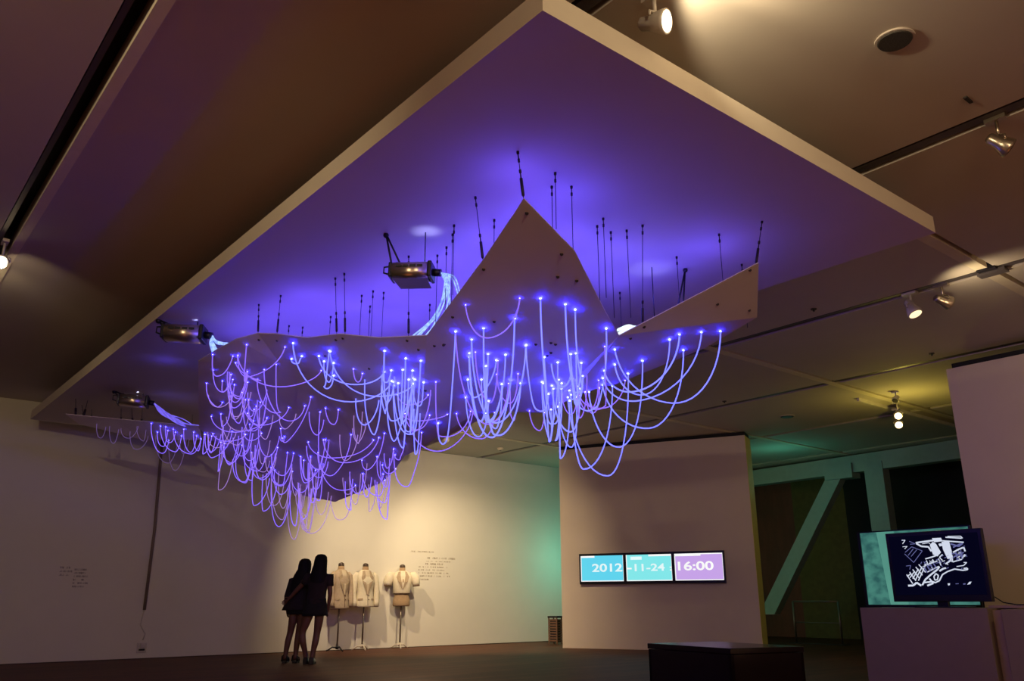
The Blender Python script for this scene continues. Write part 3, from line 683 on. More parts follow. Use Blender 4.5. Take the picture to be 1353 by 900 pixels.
tl = [(543, 574, 728, 1.0), (563, 600, 737, 1.4), (563, 597, 741, .7), (562, 585, 745, 1.4), (553, 591, 748.5, 1), (553, 587, 752.5, 1), (553, 592, 756.5, 1), (553, 594, 760.5, 1), (553, 566, 765, 1)]
a0 = at_y(543, 728, YW)
wt = empty('wall_text', (a0.x, YW, 0), 0, 'grey exhibition text in rows on the bright wall right of the cropped jacket', 'wall text')
for i, (xa, xb, y, s_) in enumerate(tl):
    a = at_y(xa, y+1.2, YW); b_ = at_y(xb, y+1.2, YW); m_ = MB(); rows(m_, a.x-a0.x, b_.x-a0.x, a.z, .026*s_, 30+i, y=-.003)
    m_.build('text_line', M['ink'], wt)

# ---------------------------------------------------------------- dress forms
def surf_y(rings, x, z):
    for a, b_ in zip(rings, rings[1:]):
        lo, hi = (a, b_) if a[2] <= b_[2] else (b_, a)
        if lo[2] <= z <= hi[2]:
            t = (z-lo[2])/max(1e-6, hi[2]-lo[2]); cx, cy, rx, ry = [lo[i]+(hi[i]-lo[i])*t for i in (0, 1, 3, 4)]
            u = max(-.98, min(.98, (x-cx)/rx)); return cy-ry*(1-abs(u)**2.3)**(1/2.3)
    return 0
def patch(rings, poly, off, m, name, parent, n=6):
    """a cloth flap lying on the front of a loft; poly: two polylines (left, right) of (x, z) of equal length"""
    mb = MB(); Lp, Rp = poly; g = []
    for (xa, za), (xb, zb) in zip(Lp, Rp):
        row = []
        for i in range(n+1):
            t = i/n; x = xa+(xb-xa)*t; z = za+(zb-za)*t; row.append(Vector((x, surf_y(rings, x, z)-off, z)))
        g.append(row)
    for r in range(len(g)-1):
        for i in range(n):
            q = [g[r][i], g[r][i+1], g[r+1][i+1], g[r+1][i]]; mb.prism(q, (0, .008, 0))
    return mb.build(name, m, parent)
def dress_form(loc, rz, label, kind):
    o = empty('dress_form', loc, rz, label, 'dress form', 'dress forms by the left wall')
    foot = M['dark_metal'] if kind == 1 else M['foot']
    MB().tube([(0, 0, .05), (0, 0, .9)], .016, 12).build('pole', M['pole'], o)
    for k in range(3):
        a = 2*PI*k/3+.5; dx, dy = math.cos(a), math.sin(a)
        MB().tube([(0, 0, .07), (dx*.09, dy*.09, .075), (dx*.16, dy*.16, .03), (dx*.2, dy*.2, .014)], [.016, .015, .013, .013], 8).build('leg', foot, o)
    MB().tube([(0, 0, .04), (0, 0, .11)], [.03, .022], 14).build('hub', foot, o)
    body = [(0, 0, .80, .16, .115), (0, 0, .83, .175, .125), (0, 0, .92, .17, .125), (0, 0, 1.05, .13, .10), (0, 0, 1.18, .15, .115), (0, -.012, 1.28, .165, .125), (0, 0, 1.38, .17, .10), (0, .005, 1.44, .13, .08), (0, .01, 1.48, .065, .06), (0, .01, 1.55, .055, .055)]
    MB().loft(body, 28, p=2.2).build('torso', M['burlap'], o)
    MB().loft([(0, .01, 1.55, .056, .056), (0, .01, 1.57, .058, .058), (0, .01, 1.60, .05, .05), (0, .01, 1.615, .02, .02)], 20).build('neck_cap', M['neck'], o)
    if kind in (1, 2):
        jm = M['jacket_beige'] if kind == 1 else M['jacket_ivory']
        hem = .76 if kind == 1 else .79
        J = [(q_[0], q_[1], q_[2], q_[3]*(.84 if kind == 1 else .9), q_[4]*.95) for q_ in ((0, 0, hem, .215, .165), (0, 0, hem+.03, .22, .17), (0, 0, .95, .20, .155), (0, 0, 1.06, .175, .14), (0, 0, 1.18, .185, .145), (0, -.012, 1.28, .20, .15), (0, 0, 1.38, .205, .125), (0, .005, 1.44, .16, .10), (0, .01, 1.485, .085, .078))]
        MB().loft(J, 32, m=None, p=2.3).build('jacket', jm, o)
        kx = .80 if kind == 1 else .88
        for s in (-1*kx, 1*kx):
            MB().tube([(s*.18, 0, 1.42), (s*.225, .0, 1.36), (s*.262, -.005, 1.2), (s*.275, -.02, 1.05), (s*.265, -.05, .88), (s*.255, -.065, .80)], [.05, .072, .066, .06, .055, .054], 16).build('sleeve', jm, o)
        vz = 1.02
        patch(J, ([(-.05, 1.47), (-.045, 1.38), (-.02, 1.2), (.0, vz)], [(.05, 1.47), (.05, 1.38), (.028, 1.2), (.008, vz)]), .005, M['shirt'], 'shirt_front', o)
        for s in (-1, 1):
            patch(J, ([(s*.045, 1.475), (s*.05, 1.40), (s*.03, 1.2), (s*.004, vz)], [(s*.085, 1.465), (s*.125, 1.34), (s*.10, 1.24), (s*.012, vz-.01)]), .012, M['lapel'], 'lapel', o)
        patch(J, ([(.002, vz), (.004, .9), (.006, hem+.03)], [(.012, vz), (.014, .9), (.016, hem+.03)]), .004, M['lining'], 'front_seam', o, 2)
        for z in (1.0, .93): MB().ball((.028, surf_y(J, .028, z)-.006, z), (.011, .006, .011), None).build('button', M['lining'], o)
        for s in (-1, 1): patch(J, ([(s*.09, .955), (s*.09, .92)], [(s*.17, .945), (s*.17, .91)]), .01, M['lapel'], 'pocket_flap', o, 3)
    else:
        jm = M['jacket_ivory']
        J = [(0, 0, 1.045, .165, .13), (0, 0, 1.06, .175, .14), (0, 0, 1.18, .18, .14), (0, -.012, 1.28, .195, .15), (0, 0, 1.38, .20, .125), (0, .005, 1.44, .16, .10), (0, .01, 1.485, .085, .078)]
        MB().loft(J, 32, p=2.3).build('jacket', jm, o)
        for s in (-1, 1):
            MB().tube([(s*.16, 0, 1.42), (s*.215, 0, 1.41), (s*.262, -.005, 1.34), (s*.285, -.01, 1.25), (s*.292, -.012, 1.20)], [.04, .078, .092, .085, .068], 18).build('puff_sleeve', jm, o)
            MB().tube([(s*.291, -.012, 1.215), (s*.294, -.013, 1.185)], .071, 18).build('cuff', M['lining'], o)
        patch(J, ([(-.05, 1.47), (-.045, 1.38), (-.02, 1.24), (.0, 1.15)], [(.05, 1.47), (.05, 1.38), (.028, 1.24), (.008, 1.15)]), .005, M['jacket_ivory'], 'blouse_front', o)
        for s in (-1, 1):
            patch(J, ([(s*.045, 1.475), (s*.05, 1.40), (s*.03, 1.26), (s*.004, 1.13)], [(s*.085, 1.465), (s*.13, 1.36), (s*.10, 1.28), (s*.012, 1.12)]), .012, M['lapel'], 'lapel', o)
        MB().loft([(0, 0, 1.03, .155, .122), (0, 0, 1.045, .168, .133), (0, 0, 1.062, .172, .138)], 28, p=2.2).build('hem_band', M['lining'], o)
        patch(J, ([(-.008, 1.32), (-.008, 1.26)], [(.012, 1.32), (.012, 1.26)]), .014, M['burlap'], 'brooch', o, 2)
    return o
g1 = at_z(445, 861, 0); g2 = at_z(478, 859.5, 0); g3 = at_z(528, 857, 0)
sc_ = 1.04
for (g, rz, lb, k) in ((g1, math.radians(6), 'beige long jacket with open lapels on a stand, nearest the two women', 1), (g2, math.radians(-6), 'ivory long sleeved jacket on a stand, middle of the three', 2), (g3, math.radians(-24), 'cropped ivory jacket with puff sleeves over a brown burlap torso', 3)):
    o = dress_form((g.x, g.y, 0), rz, lb, k); o.scale = (sc_, sc_, sc_)

# ---------------------------------------------------------------- people
def skin_mesh(name, nodes, edges, material, parent, sub=2):
    """nodes: name -> (x, y, z, rx, ry)"""
    ks = list(nodes); ix = {k: i for i, k in enumerate(ks)}
    me = bpy.data.meshes.new(name); me.from_pydata([nodes[k][:3] for k in ks], [(ix[a], ix[b_]) for a, b_ in edges], [])
    o = bpy.data.objects.new(name, me); C.objects.link(o)
    o.modifiers.new('skin', 'SKIN')
    lay = me.skin_vertices[0] if len(me.skin_vertices) else None
    if lay is None:
        bm = bmesh.new(); bm.from_mesh(me); bm.verts.layers.skin.verify(); bm.to_mesh(me); bm.free(); lay = me.skin_vertices[0]
    for i, k in enumerate(ks):
        r = nodes[k][3:]; lay.data[i].radius = (r[0], r[1] if len(r) > 1 else r[0]); lay.data[i].use_root = (k == 'pelvis')
    sm = o.modifiers.new('sub', 'SUBSURF'); sm.levels = sub; sm.render_levels = sub
    dg = bpy.context.evaluated_depsgraph_get(); ev = o.evaluated_get(dg)
    m2 = bpy.data.meshes.new_from_object(ev); bpy.data.objects.remove(o)
    m2.materials.clear(); m2.materials.append(material)
    for f in m2.polygons: f.use_smooth = True; f.material_index = 0
    o = bpy.data.objects.new(name, m2); C.objects.link(o); o.parent = parent
    return o
def hand(nodes, edges, wrist, base, d, side, thumb_side):
    """palm and five fingers; d: direction of the fingers, side: across the palm"""
    d = Vector(d).normalized(); side = Vector(side).normalized(); n = d.cross(side)
    w_ = Vector(base)
    palm = w_+d*.05
    nodes[wrist+'_palm'] = (*palm, .030, .016); edges.append((wrist, wrist+'_palm'))
    for i, (o_, ln) in enumerate(((-.03, .062), (-.01, .072), (.01, .068), (.03, .052))):
        k = palm+d*.035+side*o_; m_ = k+d*ln*.5+n*.006; e = k+d*ln*.9+n*.022
        for nm, q, r in (('k', k, .0095), ('m', m_, .0085), ('e', e, .007)): nodes[f'{wrist}_{i}{nm}'] = (*q, r, r)
        edges += [(wrist+'_palm', f'{wrist}_{i}k'), (f'{wrist}_{i}k', f'{wrist}_{i}m'), (f'{wrist}_{i}m', f'{wrist}_{i}e')]
    t0 = w_+d*.03+side*thumb_side*.035; t1 = t0+d*.03+side*thumb_side*.018; t2 = t1+d*.028
    for nm, q, r in (('t0', t0, .011), ('t1', t1, .010), ('t2', t2, .008)): nodes[f'{wrist}_{nm}'] = (*q, r, r)
    edges += [(wrist, f'{wrist}_t0'), (f'{wrist}_t0', f'{wrist}_t1'), (f'{wrist}_t1', f'{wrist}_t2')]
def person_nodes(P):
    nd = {}; ed = []
    for k, v in P.items(): nd[k] = v
    ed += [('pelvis', 'belly'), ('belly', 'chest'), ('chest', 'shoulders'), ('shoulders', 'neck'), ('neck', 'jaw'), ('jaw', 'face'), ('face', 'crown'), ('jaw', 'chin'), ('face', 'nose'), ('face', 'ear_l'), ('face', 'ear_r')]
    for s in 'lr':
        ed += [('shoulders', 'sh_'+s), ('sh_'+s, 'el_'+s), ('el_'+s, 'wr_'+s), ('pelvis', 'hip_'+s), ('hip_'+s, 'thigh_'+s), ('thigh_'+s, 'knee_'+s), ('knee_'+s, 'calf_'+s), ('calf_'+s, 'ankle_'+s), ('ankle_'+s, 'heel_'+s), ('ankle_'+s, 'ball_'+s), ('ball_'+s, 'toe_'+s)]
    return nd, ed
def head(P, x, y, z, nx=0.0):
    """z: crown height; the face looks along +y"""
    P['neck'] = (x-.012, y-.02, z-.245, .048, .048); P['jaw'] = (x, y-.005, z-.175, .058, .060); P['face'] = (x, y+.005, z-.105, .074, .084); P['crown'] = (x, y-.005, z-.045, .066, .074)
    P['chin'] = (x+nx, y+.06, z-.205, .022, .020); P['nose'] = (x+nx, y+.105, z-.125, .012, .014); P['ear_l'] = (x-.078, y-.005, z-.12, .010, .016); P['ear_r'] = (x+.078, y-.005, z-.12, .010, .016)
def face_marks(o, x, y, z):
    for s in (-1, 1):
        MB().ball((x+s*.032, y+.078, z-.108), (.012, .006, .006)).build('eye', M['black'], o)
    MB().ball((x, y+.083, z-.172), (.022, .006, .007)).build('mouth', M['cloth_maroon'], o)
def hair(o, x, y, z, down, wid, sway=0.0):
    """long hair hanging over the back"""
    R = [(x, y-.01, z+.012, .02, .02), (x, y-.01, z+.004, .06, .065), (x, y-.012, z-.03, .092, .10), (x, y-.022, z-.09, .104, .105), (x, y-.04, z-.16, .108, .092), (x-.005+sway*.3, y-.062, z-.24, wid*.95, .072), (x-.01+sway*.6, y-.08, z-.34, wid*1.06, .060), (x-.015+sway, y-.085, z-down*.82, wid*.98, .05), (x-.015+sway, y-.085, z-down*.94, wid*.75, .036), (x-.015+sway, y-.08, z-down, wid*.35, .015)]
    m_ = MB(); m_.loft(R, 28); return m_.build('hair', M['hair'], o)

gA = at_z(408, 878, 0); gB = at_z(384, 876.5, 0)
RZ = YAW-PI/2
# taller woman on the right, her left arm round the other's back
A = empty('person', (gA.x, gA.y, 0), RZ, 'person seen from behind, taller right one with long black hair and bare legs', 'person')
P = {}
P['pelvis'] = (.045, 0, .88, .125, .095); P['belly'] = (.055, .0, 1.02, .105, .08); P['chest'] = (.065, .0, 1.18, .125, .09); P['shoulders'] = (.075, -.005, 1.31, .105, .07)
head(P, .085, .02, 1.655, .02)
P['sh_l'] = (-.085, 0, 1.30, .05, .05); P['el_l'] = (-.27, .04, 1.12, .038, .038); P['wr_l'] = (-.40, .09, .98, .025, .025)
P['sh_r'] = (.235, 0, 1.295, .05, .05); P['el_r'] = (.275, -.02, 1.04, .037, .037); P['wr_r'] = (.235, .05, .84, .025, .025)
P['hip_l'] = (-.03, 0, .82, .085, .085); P['thigh_l'] = (-.075, .0, .65, .072, .075); P['knee_l'] = (-.14, .02, .47, .052, .056); P['calf_l'] = (-.115, -.01, .33, .052, .056); P['ankle_l'] = (-.065, .06, .115, .033, .035)
P['heel_l'] = (-.065, .02, .075, .03, .03); P['ball_l'] = (-.06, .17, .06, .036, .028); P['toe_l'] = (-.06, .23, .05, .028, .02)
P['hip_r'] = (.115, 0, .82, .085, .085); P['thigh_r'] = (.115, 0, .65, .074, .077); P['knee_r'] = (.095, .01, .46, .053, .057); P['calf_r'] = (.085, -.02, .33, .054, .058); P['ankle_r'] = (.045, -.02, .115, .033, .035)
P['heel_r'] = (.04, -.06, .075, .03, .03); P['ball_r'] = (.04, .09, .06, .036, .028); P['toe_r'] = (.04, .15, .05, .028, .02)
nd, ed_ = person_nodes(P); hand(nd, ed_, 'wr_l', P['wr_l'][:3], (-.75, .3, -.5), (.3, .2, -.9), -1); hand(nd, ed_, 'wr_r', P['wr_r'][:3], (-.2, .35, -.9), (.1, 1, .1), 1)
skin_mesh('body', nd, ed_, M['skin'], A); face_marks(A, .085, .02, 1.655)
hair(A, .085, .02, 1.655, .58, .128, .0)
MB().loft([(.05, 0, .84, .165, .13), (.05, 0, .90, .17, .13), (.052, 0, 1.0, .145, .115), (.06, 0, 1.1, .145, .112), (.068, 0, 1.2, .165, .118), (.075, -.003, 1.30, .185, .10), (.08, -.005, 1.355, .13, .08), (.08, -.005, 1.39, .065, .06)], 28, p=2.3).build('top', M['cloth_maroon'], A)
for s, nm in ((-1, 'l'), (1, 'r')):
    sh = Vector(P['sh_'+nm][:3]); el = Vector(P['el_'+nm][:3]); d = (el-sh)
    MB().tube([sh+Vector((-s*.07, 0, .02)), sh+Vector((s*.015, 0, .008)), sh+d*.25, sh+d*.5], [.05, .074, .066, .062], 16).build('sleeve', M['cloth_maroon'], A)
m_ = MB(); m_.loft([(.045, 0, .72, .20, .15), (.045, 0, .78, .195, .15), (.048, 0, .86, .18, .138), (.05, 0, .94, .16, .122), (.052, 0, .98, .152, .118)], 28, p=2.4); m_.build('skirt', M['cloth_black'], A)
def shoe(o, an, ba, to, name='shoe', h=.045, strap=False):
    an, ba, to = Vector(an), Vector(ba), Vector(to); d = Vector((to.x-an.x, to.y-an.y, 0)).normalized(); he = Vector((an.x, an.y, 0))-d*.055; s_ = Vector((d.y, -d.x, 0)); tip = Vector((to.x, to.y, 0))+d*.03
    out = []
    for t, w_ in ((0, .022), (.08, .036), (.25, .04), (.45, .036), (.65, .045), (.8, .044), (.93, .03), (1, .012)): out.append((he.lerp(tip, t), w_))
    sole = [p_+s_*w_ for p_, w_ in out]+[p_-s_*w_ for p_, w_ in reversed(out)]
    so_ = MB().prism(sole, (0, 0, h)).build(name, M['shoe'], o)
    up = MB(); q = []
    for t, w_, z_ in ((.0, .026, .11), (.12, .04, .12), (.28, .042, .11), (.5, .042, .085), (.72, .047, .065), (.9, .036, .055), (.98, .015, .05)): q.append((he.lerp(tip, t), w_, z_))
    if not strap:
        n0 = len(up.v)
        for p_, w_, z_ in q:
            up.v += [tuple(p_+s_*w_+Vector((0, 0, h-.01))), tuple(p_+s_*w_*.9+Vector((0, 0, h+(z_-h)*.7))), tuple(p_+Vector((0, 0, z_))), tuple(p_-s_*w_*.9+Vector((0, 0, h+(z_-h)*.7))), tuple(p_-s_*w_+Vector((0, 0, h-.01)))]
        for i in range(len(q)-1):
            for j in range(4): up.f.append((i*5+j, i*5+j+1, i*5+6+j, i*5+5+j)); up.mi.append(0); up.sm.append(True)
        up.f.append((0, 1, 2, 3, 4)); up.f.append(tuple(len(q)*5-5+j for j in range(5))); up.mi += [0, 0]; up.sm += [False, False]
    else:
        for t in (.1, .3, .7):
            p_ = he.lerp(tip, t); zt = .115-.055*t; up.tube([p_+s_*.042+Vector((0, 0, h)), p_+s_*.036+Vector((0, 0, zt)), p_+Vector((0, 0, zt+.022)), p_-s_*.036+Vector((0, 0, zt)), p_-s_*.042+Vector((0, 0, h))], .011, 8)
    up.build('upper', M['shoe'], so_)
shoe(A, P['ankle_l'][:3], P['ball_l'][:3], P['toe_l'][:3]); shoe(A, P['ankle_r'][:3], P['ball_r'][:3], P['toe_r'][:3])
# shorter woman on the left, in a flared jacket
B = empty('person', (gB.x, gB.y, 0), RZ, 'person seen from behind, shorter left one in a dark flared jacket and sandals', 'person')
Q = {}
Q['pelvis'] = (.06, 0, .86, .12, .095); Q['belly'] = (.065, 0, 1.0, .10, .08); Q['chest'] = (.075, 0, 1.15, .12, .09); Q['shoulders'] = (.085, -.005, 1.27, .10, .07)
head(Q, .12, .02, 1.60, .02)
Q['sh_l'] = (-.06, 0, 1.255, .048, .048); Q['el_l'] = (-.12, -.01, 1.02, .036, .036); Q['wr_l'] = (-.13, .06, .83, .024, .024)
Q['sh_r'] = (.225, 0, 1.255, .048, .048); Q['el_r'] = (.25, .03, 1.02, .036, .036); Q['wr_r'] = (.22, .13, .84, .024, .024)
Q['hip_l'] = (-.005, 0, .80, .082, .082); Q['thigh_l'] = (-.015, 0, .63, .070, .072); Q['knee_l'] = (-.045, .015, .45, .05, .054); Q['calf_l'] = (-.065, -.015, .32, .051, .055); Q['ankle_l'] = (-.095, -.01, .10, .032, .034)
Q['heel_l'] = (-.10, -.05, .06, .03, .028); Q['ball_l'] = (-.10, .09, .05, .036, .024); Q['toe_l'] = (-.10, .15, .04, .028, .018)
Q['hip_r'] = (.12, 0, .80, .082, .082); Q['thigh_r'] = (.115, 0, .63, .070, .072); Q['knee_r'] = (.09, .02, .45, .05, .054); Q['calf_r'] = (.085, -.01, .32, .051, .055); Q['ankle_r'] = (.065, .0, .10, .032, .034)
Q['heel_r'] = (.065, -.04, .06, .03, .028); Q['ball_r'] = (.065, .10, .05, .036, .024); Q['toe_r'] = (.065, .16, .04, .028, .018)
nd, ed_ = person_nodes(Q); hand(nd, ed_, 'wr_l', Q['wr_l'][:3], (.05, .3, -.95), (.2, 1, .2), 1); hand(nd, ed_, 'wr_r', Q['wr_r'][:3], (-.2, .4, -.9), (.1, 1, .1), 1)
skin_mesh('body', nd, ed_, M['skin'], B); face_marks(B, .12, .02, 1.60)
hair(B, .12, .02, 1.60, .62, .132, -.06)
MB().loft([(.035, 0, .80, .235, .17), (.04, 0, .83, .23, .165), (.05, 0, .92, .20, .15), (.06, 0, 1.02, .165, .128), (.07, 0, 1.14, .16, .12), (.082, -.003, 1.25, .178, .10), (.088, -.005, 1.305, .12, .08), (.09, -.005, 1.345, .065, .06)], 28, p=2.3).build('jacket', M['cloth_dark'], B)
for s, nm in ((-1, 'l'), (1, 'r')):
    a_, b2, c_ = (Vector(Q[k+nm][:3]) for k in ('sh_', 'el_', 'wr_'))
    MB().tube([a_+Vector((-s*.06, 0, .02)), a_, a_.lerp(b2, .5), b2, b2.lerp(c_, .5), c_.lerp(b2, .1)], [.05, .07, .062, .058, .056, .062], 16).build('sleeve', M['cloth_dark'], B)
MB().loft([(.06, 0, .745, .175, .135), (.06, 0, .80, .17, .132), (.06, 0, .88, .155, .122)], 28, p=2.3).build('skirt', M['cloth_black'], B)
shoe(B, Q['ankle_l'][:3], Q['ball_l'][:3], Q['toe_l'][:3], 'sandal', .03, True); shoe(B, Q['ankle_r'][:3], Q['ball_r'][:3], Q['toe_r'][:3], 'sandal', .03, True)

# ---------------------------------------------------------------- three displays on the partition
def text_mesh(body, size, m, name, parent, T, ext=.002, off=.022):
    cu = bpy.data.curves.new(name, 'FONT'); cu.body = body; cu.size = size; cu.extrude = ext; cu.offset = off*size
    o = bpy.data.objects.new(name, cu); C.objects.link(o)
    dg = bpy.context.evaluated_depsgraph_get(); me = bpy.data.meshes.new_from_object(o.evaluated_get(dg)); bpy.data.objects.remove(o)
    w_ = max(v.co.x for v in me.vertices)-min(v.co.x for v in me.vertices)
    me.materials.clear(); me.materials.append(m); o = bpy.data.objects.new(name, me); C.objects.link(o); o.parent = parent; o.matrix_local = T
    return o, w_
M['text_white'] = emission('white_pixels', (1, 1, 1), 1.0)
M['text_pale'] = emission('pale_pixels', (.80, .97, .98), 1.0)
M['scr_blue'] = emission('blue_pixels', srgb(92, 205, 240), 1.0, srgb(100, 215, 235), .8)
M['scr_cyan'] = emission('cyan_pixels', srgb(122, 228, 235), 1.0, srgb(135, 232, 232), .8)
M['scr_violet'] = emission('violet_pixels', srgb(196, 158, 236), 1.0, srgb(200, 165, 228), .8)
cs = [(767, 735.5, 767.5, 774.5), (826.5, 731.5, 827.5, 771.8), (889.5, 728.2, 892, 770), (957, 724.5, 960, 769.5)]
pf = pa+pn*.0
def onp(x, y): return at_plane(x, y, pf, pn)
names = ['left display showing 2012 in white on blue', 'middle display showing 11-24 on pale cyan', 'right display showing 16:00 in white on violet']
scm = ['scr_blue', 'scr_cyan', 'scr_violet']
zs = [onp(c[0], c[1]).z for c in cs]; ze = [onp(c[2], c[3]).z for c in cs]
zt = sum(zs)/4; zb = sum(ze)/4
us = [(onp((c[0]+c[2])/2, (c[1]+c[3])/2)-pa).dot(pdir) for c in cs]
ang = math.atan2(pdir.y, pdir.x)
for i in range(3):
    w_ = us[i+1]-us[i]; h_ = zt-zb
    o = empty('wall_display', pa+pdir*((us[i]+us[i+1])/2)+Vector((0, 0, zb)), ang, names[i] + ', on the partition', 'display', 'three displays in a row on the partition')
    # local: x along the wall, -y towards the room
    sgn = -1 if (Matrix.Rotation(ang, 3, 'Z') @ Vector((0, -1, 0))).dot(pn) > 0 else 1
    def bxy(x0, x1, d0, d1, z0, z1): return MB().box(x0, x1, sgn*d0, sgn*d1, z0, z1)
    g_ = .055
    fr = MB()
    for (x0, x1, z0, z1) in ((-w_/2, w_/2, 0, g_), (-w_/2, w_/2, h_-g_*.8, h_), (-w_/2, -w_/2+g_*.55, g_, h_-g_*.8), (w_/2-g_*.55, w_/2, g_, h_-g_*.8)):
        fr.box(x0, x1, sgn*.005, sgn*.075, z0, z1)
    fr.box(-w_/2+.02, w_/2-.02, 0, sgn*.05, .02, h_-.02)
    fr.build('bezel', M['black'], o)
    bxy(-w_/2+g_*.55, w_/2-g_*.55, .05, .060, g_, h_-g_*.8).build('screen', M[scm[i]], o)
    fl = Matrix.Rotation(PI/2, 4, 'X')
    def put(body, x, z, size, m): 
        a_, tw_ = text_mesh(body, size, M[m], 'screen_text', o, Matrix.Translation((x, sgn*.061, z)) @ fl @ Matrix.Diagonal((1.5, 1, 1, 1))); return a_, tw_*1.5
    zb_ = h_*.41; sz = h_*.36
    sw = w_-g_*1.1
    def bar(x0, x1, z0, z1, m): bxy(x0, x1, .06, .062, z0, z1).build('screen_bar', M[m], o)
    L_, R_ = -w_/2+g_*.55, w_/2-g_*.55; T_, B_ = h_-g_*.8, g_
    bar(L_, R_, B_, B_+h_*.03, 'text_white')
    bar(L_, L_+sw*.018, B_, T_, 'text_white'); bar(R_-sw*.012, R_, B_, T_, 'text_white')
    if i == 0:
        q, tw = put('2012', 0, zb_, sz, 'text_pale'); q.location.x = R_-.03-tw
        bar(L_, L_+sw*.33, T_-h_*.06, T_, 'text_white')
    elif i == 1:
        put('-', L_+.01, zb_, sz, 'text_white'); put('11-24', L_+sw*.13, zb_, sz*.88, 'text_pale'); put(':', R_-sw*.055, zb_, sz*.7, 'text_white')
        bar(L_+sw*.1, L_+sw*.35, T_-h_*.16, T_-h_*.06, 'text_pale'); bar(L_+sw*.5, R_, T_-h_*.06, T_, 'text_white')
    else:
        put('16:00', L_-.0, zb_, sz*1.05, 'text_white')
        bar(L_, L_+sw*.55, T_-h_*.08, T_, 'text_white'); bar(L_, R_, T_-h_*.035, T_, 'text_white')

# ---------------------------------------------------------------- plinths, television, teal screen
XP = 10.1
a = at_x(1136, 803, XP); b_ = at_x(1304, 804, XP); ZPL = (a.z+b_.z)/2
pl = MB().box(XP, XP+1.05, b_.y, a.y, 0, ZPL).build('plinth', M['plinth']); bevel(pl, .004, 1)
tag(pl, 'wide mauve grey plinth carrying the television with the white map', 'plinth', 'plinths at the lower right')
c_ = at_x(1322, 806, XP); d_ = at_x(1420, 812, XP)
pl2 = MB().box(XP, XP+1.05, d_.y, c_.y, 0, ZPL-.01).build('plinth', M['plinth']); bevel(pl2, .004, 1)
tag(pl2, 'mauve grey plinth cut off by the right edge of the photo', 'plinth', 'plinths at the lower right')
bd = MB().box(XP+.12, XP+1.0, c_.y+.02, b_.y-.0015, .005, ZPL-.02).build('lit_side_filler', M['board']); tag(bd, 'tan filler between the two plinths in place of a lit plinth side', 'board')  # tan filler stands in for the lit plinth side seen in the gap
tb = MB().box(XP+.25, XP+.8, d_.y+.3, b_.y+.08, ZPL+.002, ZPL+.03).build('table_board', M['board']); tag(tb, 'flat tan board lying on the plinths beside the television', 'board')
cbl = MB().tube([(XP+.40, b_.y+.06, ZPL+.12), (XP+.38, b_.y-.03, ZPL+.06), (XP+.3, b_.y-.2, ZPL+.036), (XP+.4, b_.y-.4, ZPL+.036), (XP+.33, b_.y-.6, ZPL+.036)], .007, 6).build('power_cable', M['dark_metal'])
tag(cbl, 'thin dark cable trailing from the television over the tan board', 'cable')
XTV = XP+.3
t0 = at_x(1170, 705, XTV); t1 = at_x(1297, 698, XTV); t2 = at_x(1181, 800, XTV); t3 = at_x(1310, 795, XTV)
yl = (t0.y+t2.y)/2; yr = (t1.y+t3.y)/2; zt = (t0.z+t1.z)/2; zb = (t2.z+t3.z)/2
tv = empty('television', (XTV, (yl+yr)/2, ZPL), 0, 'black television on the wide plinth showing a white street map', 'television')
W_ = (yl-yr)/2; z0, z1 = zb-ZPL+.02, zt-ZPL
fr = MB(); fr.box(0, .07, -W_, W_, z0, z1)
bevel(fr.build('casing', M['black'], tv), .006)
M['tv_glass'] = mat('tv_glass', (.001, .001, .006), .6, spec=.02, emis=(.0012, .0012, .008), estr=1.0)
iw, ib, it = W_-.045, z0+.075, z1-.045
MB().box(-.004, .0, -iw, iw, ib, it).build('screen', M['tv_glass'], tv)
bevel(MB().box(-.06, .22, -.3, .3, 0, .015).build('stand_foot', M['black'], tv), .004)
MB().box(.03, .09, -.06, .06, .012, z0+.05).build('stand_neck', M['black'], tv)
# the map: streets and blocks as thin shapes on the screen. u: 0 left..1 right, v: 0 top..1 bottom of the whole set
M['map_white'] = emission('map_white', (.78, .84, 1), .85); M['map_blue'] = emission('map_blue', (.16, .17, .42), .8)
mw, mbb = MB(), MB()
def uv(px, py):   # px in the 160x120 frame of the television (image coordinates 1160..1320, 690..810)
    X, Y = 1160+px/7.5, 690+py/7.5
    q = at_x(X, Y, XTV-.006); return Vector((-.006, q.y-(yl+yr)/2, q.z-ZPL))
def st(mb, pts, w):
    pts = [uv(*p) for p in pts]; w = w*.0012
    for p_, q in zip(pts, pts[1:]):
        d = (q-p_); 
        if d.length < 1e-6: continue
        n = Vector((0, -d.z, d.y)).normalized()*w
        mb.prism([p_+n, q+n, q-n, p_-n], (-.002, 0, 0))
def fill(mb, pts): mb.prism([uv(*p) for p in pts], (-.002, 0, 0))
fill(mw, [(515, 225), (545, 195), (575, 215), (625, 300), (590, 340), (545, 320)]); fill(mw, [(630, 195), (705, 190), (735, 300), (735, 360), (690, 365), (645, 270)])
fill(mw, [(535, 160), (625, 155), (640, 190), (560, 200)]); fill(mw, [(600, 215), (628, 210), (640, 235), (612, 240)])
st(mw, [(375, 205), (500, 188), (560, 180)], 8); st(mw, [(380, 212), (430, 240), (500, 245), (530, 290)], 8); st(mw, [(440, 215), (500, 205), (520, 215)], 3)
st(mw, [(670, 150), (830, 160)], 6); st(mw, [(690, 142), (820, 140), (840, 160)], 4); st(mw, [(640, 185), (850, 200)], 6); st(mw, [(745, 300), (800, 270), (850, 250), (865, 290)], 7); st(mw, [(735, 330), (740, 395), (830, 370), (860, 320)], 5)
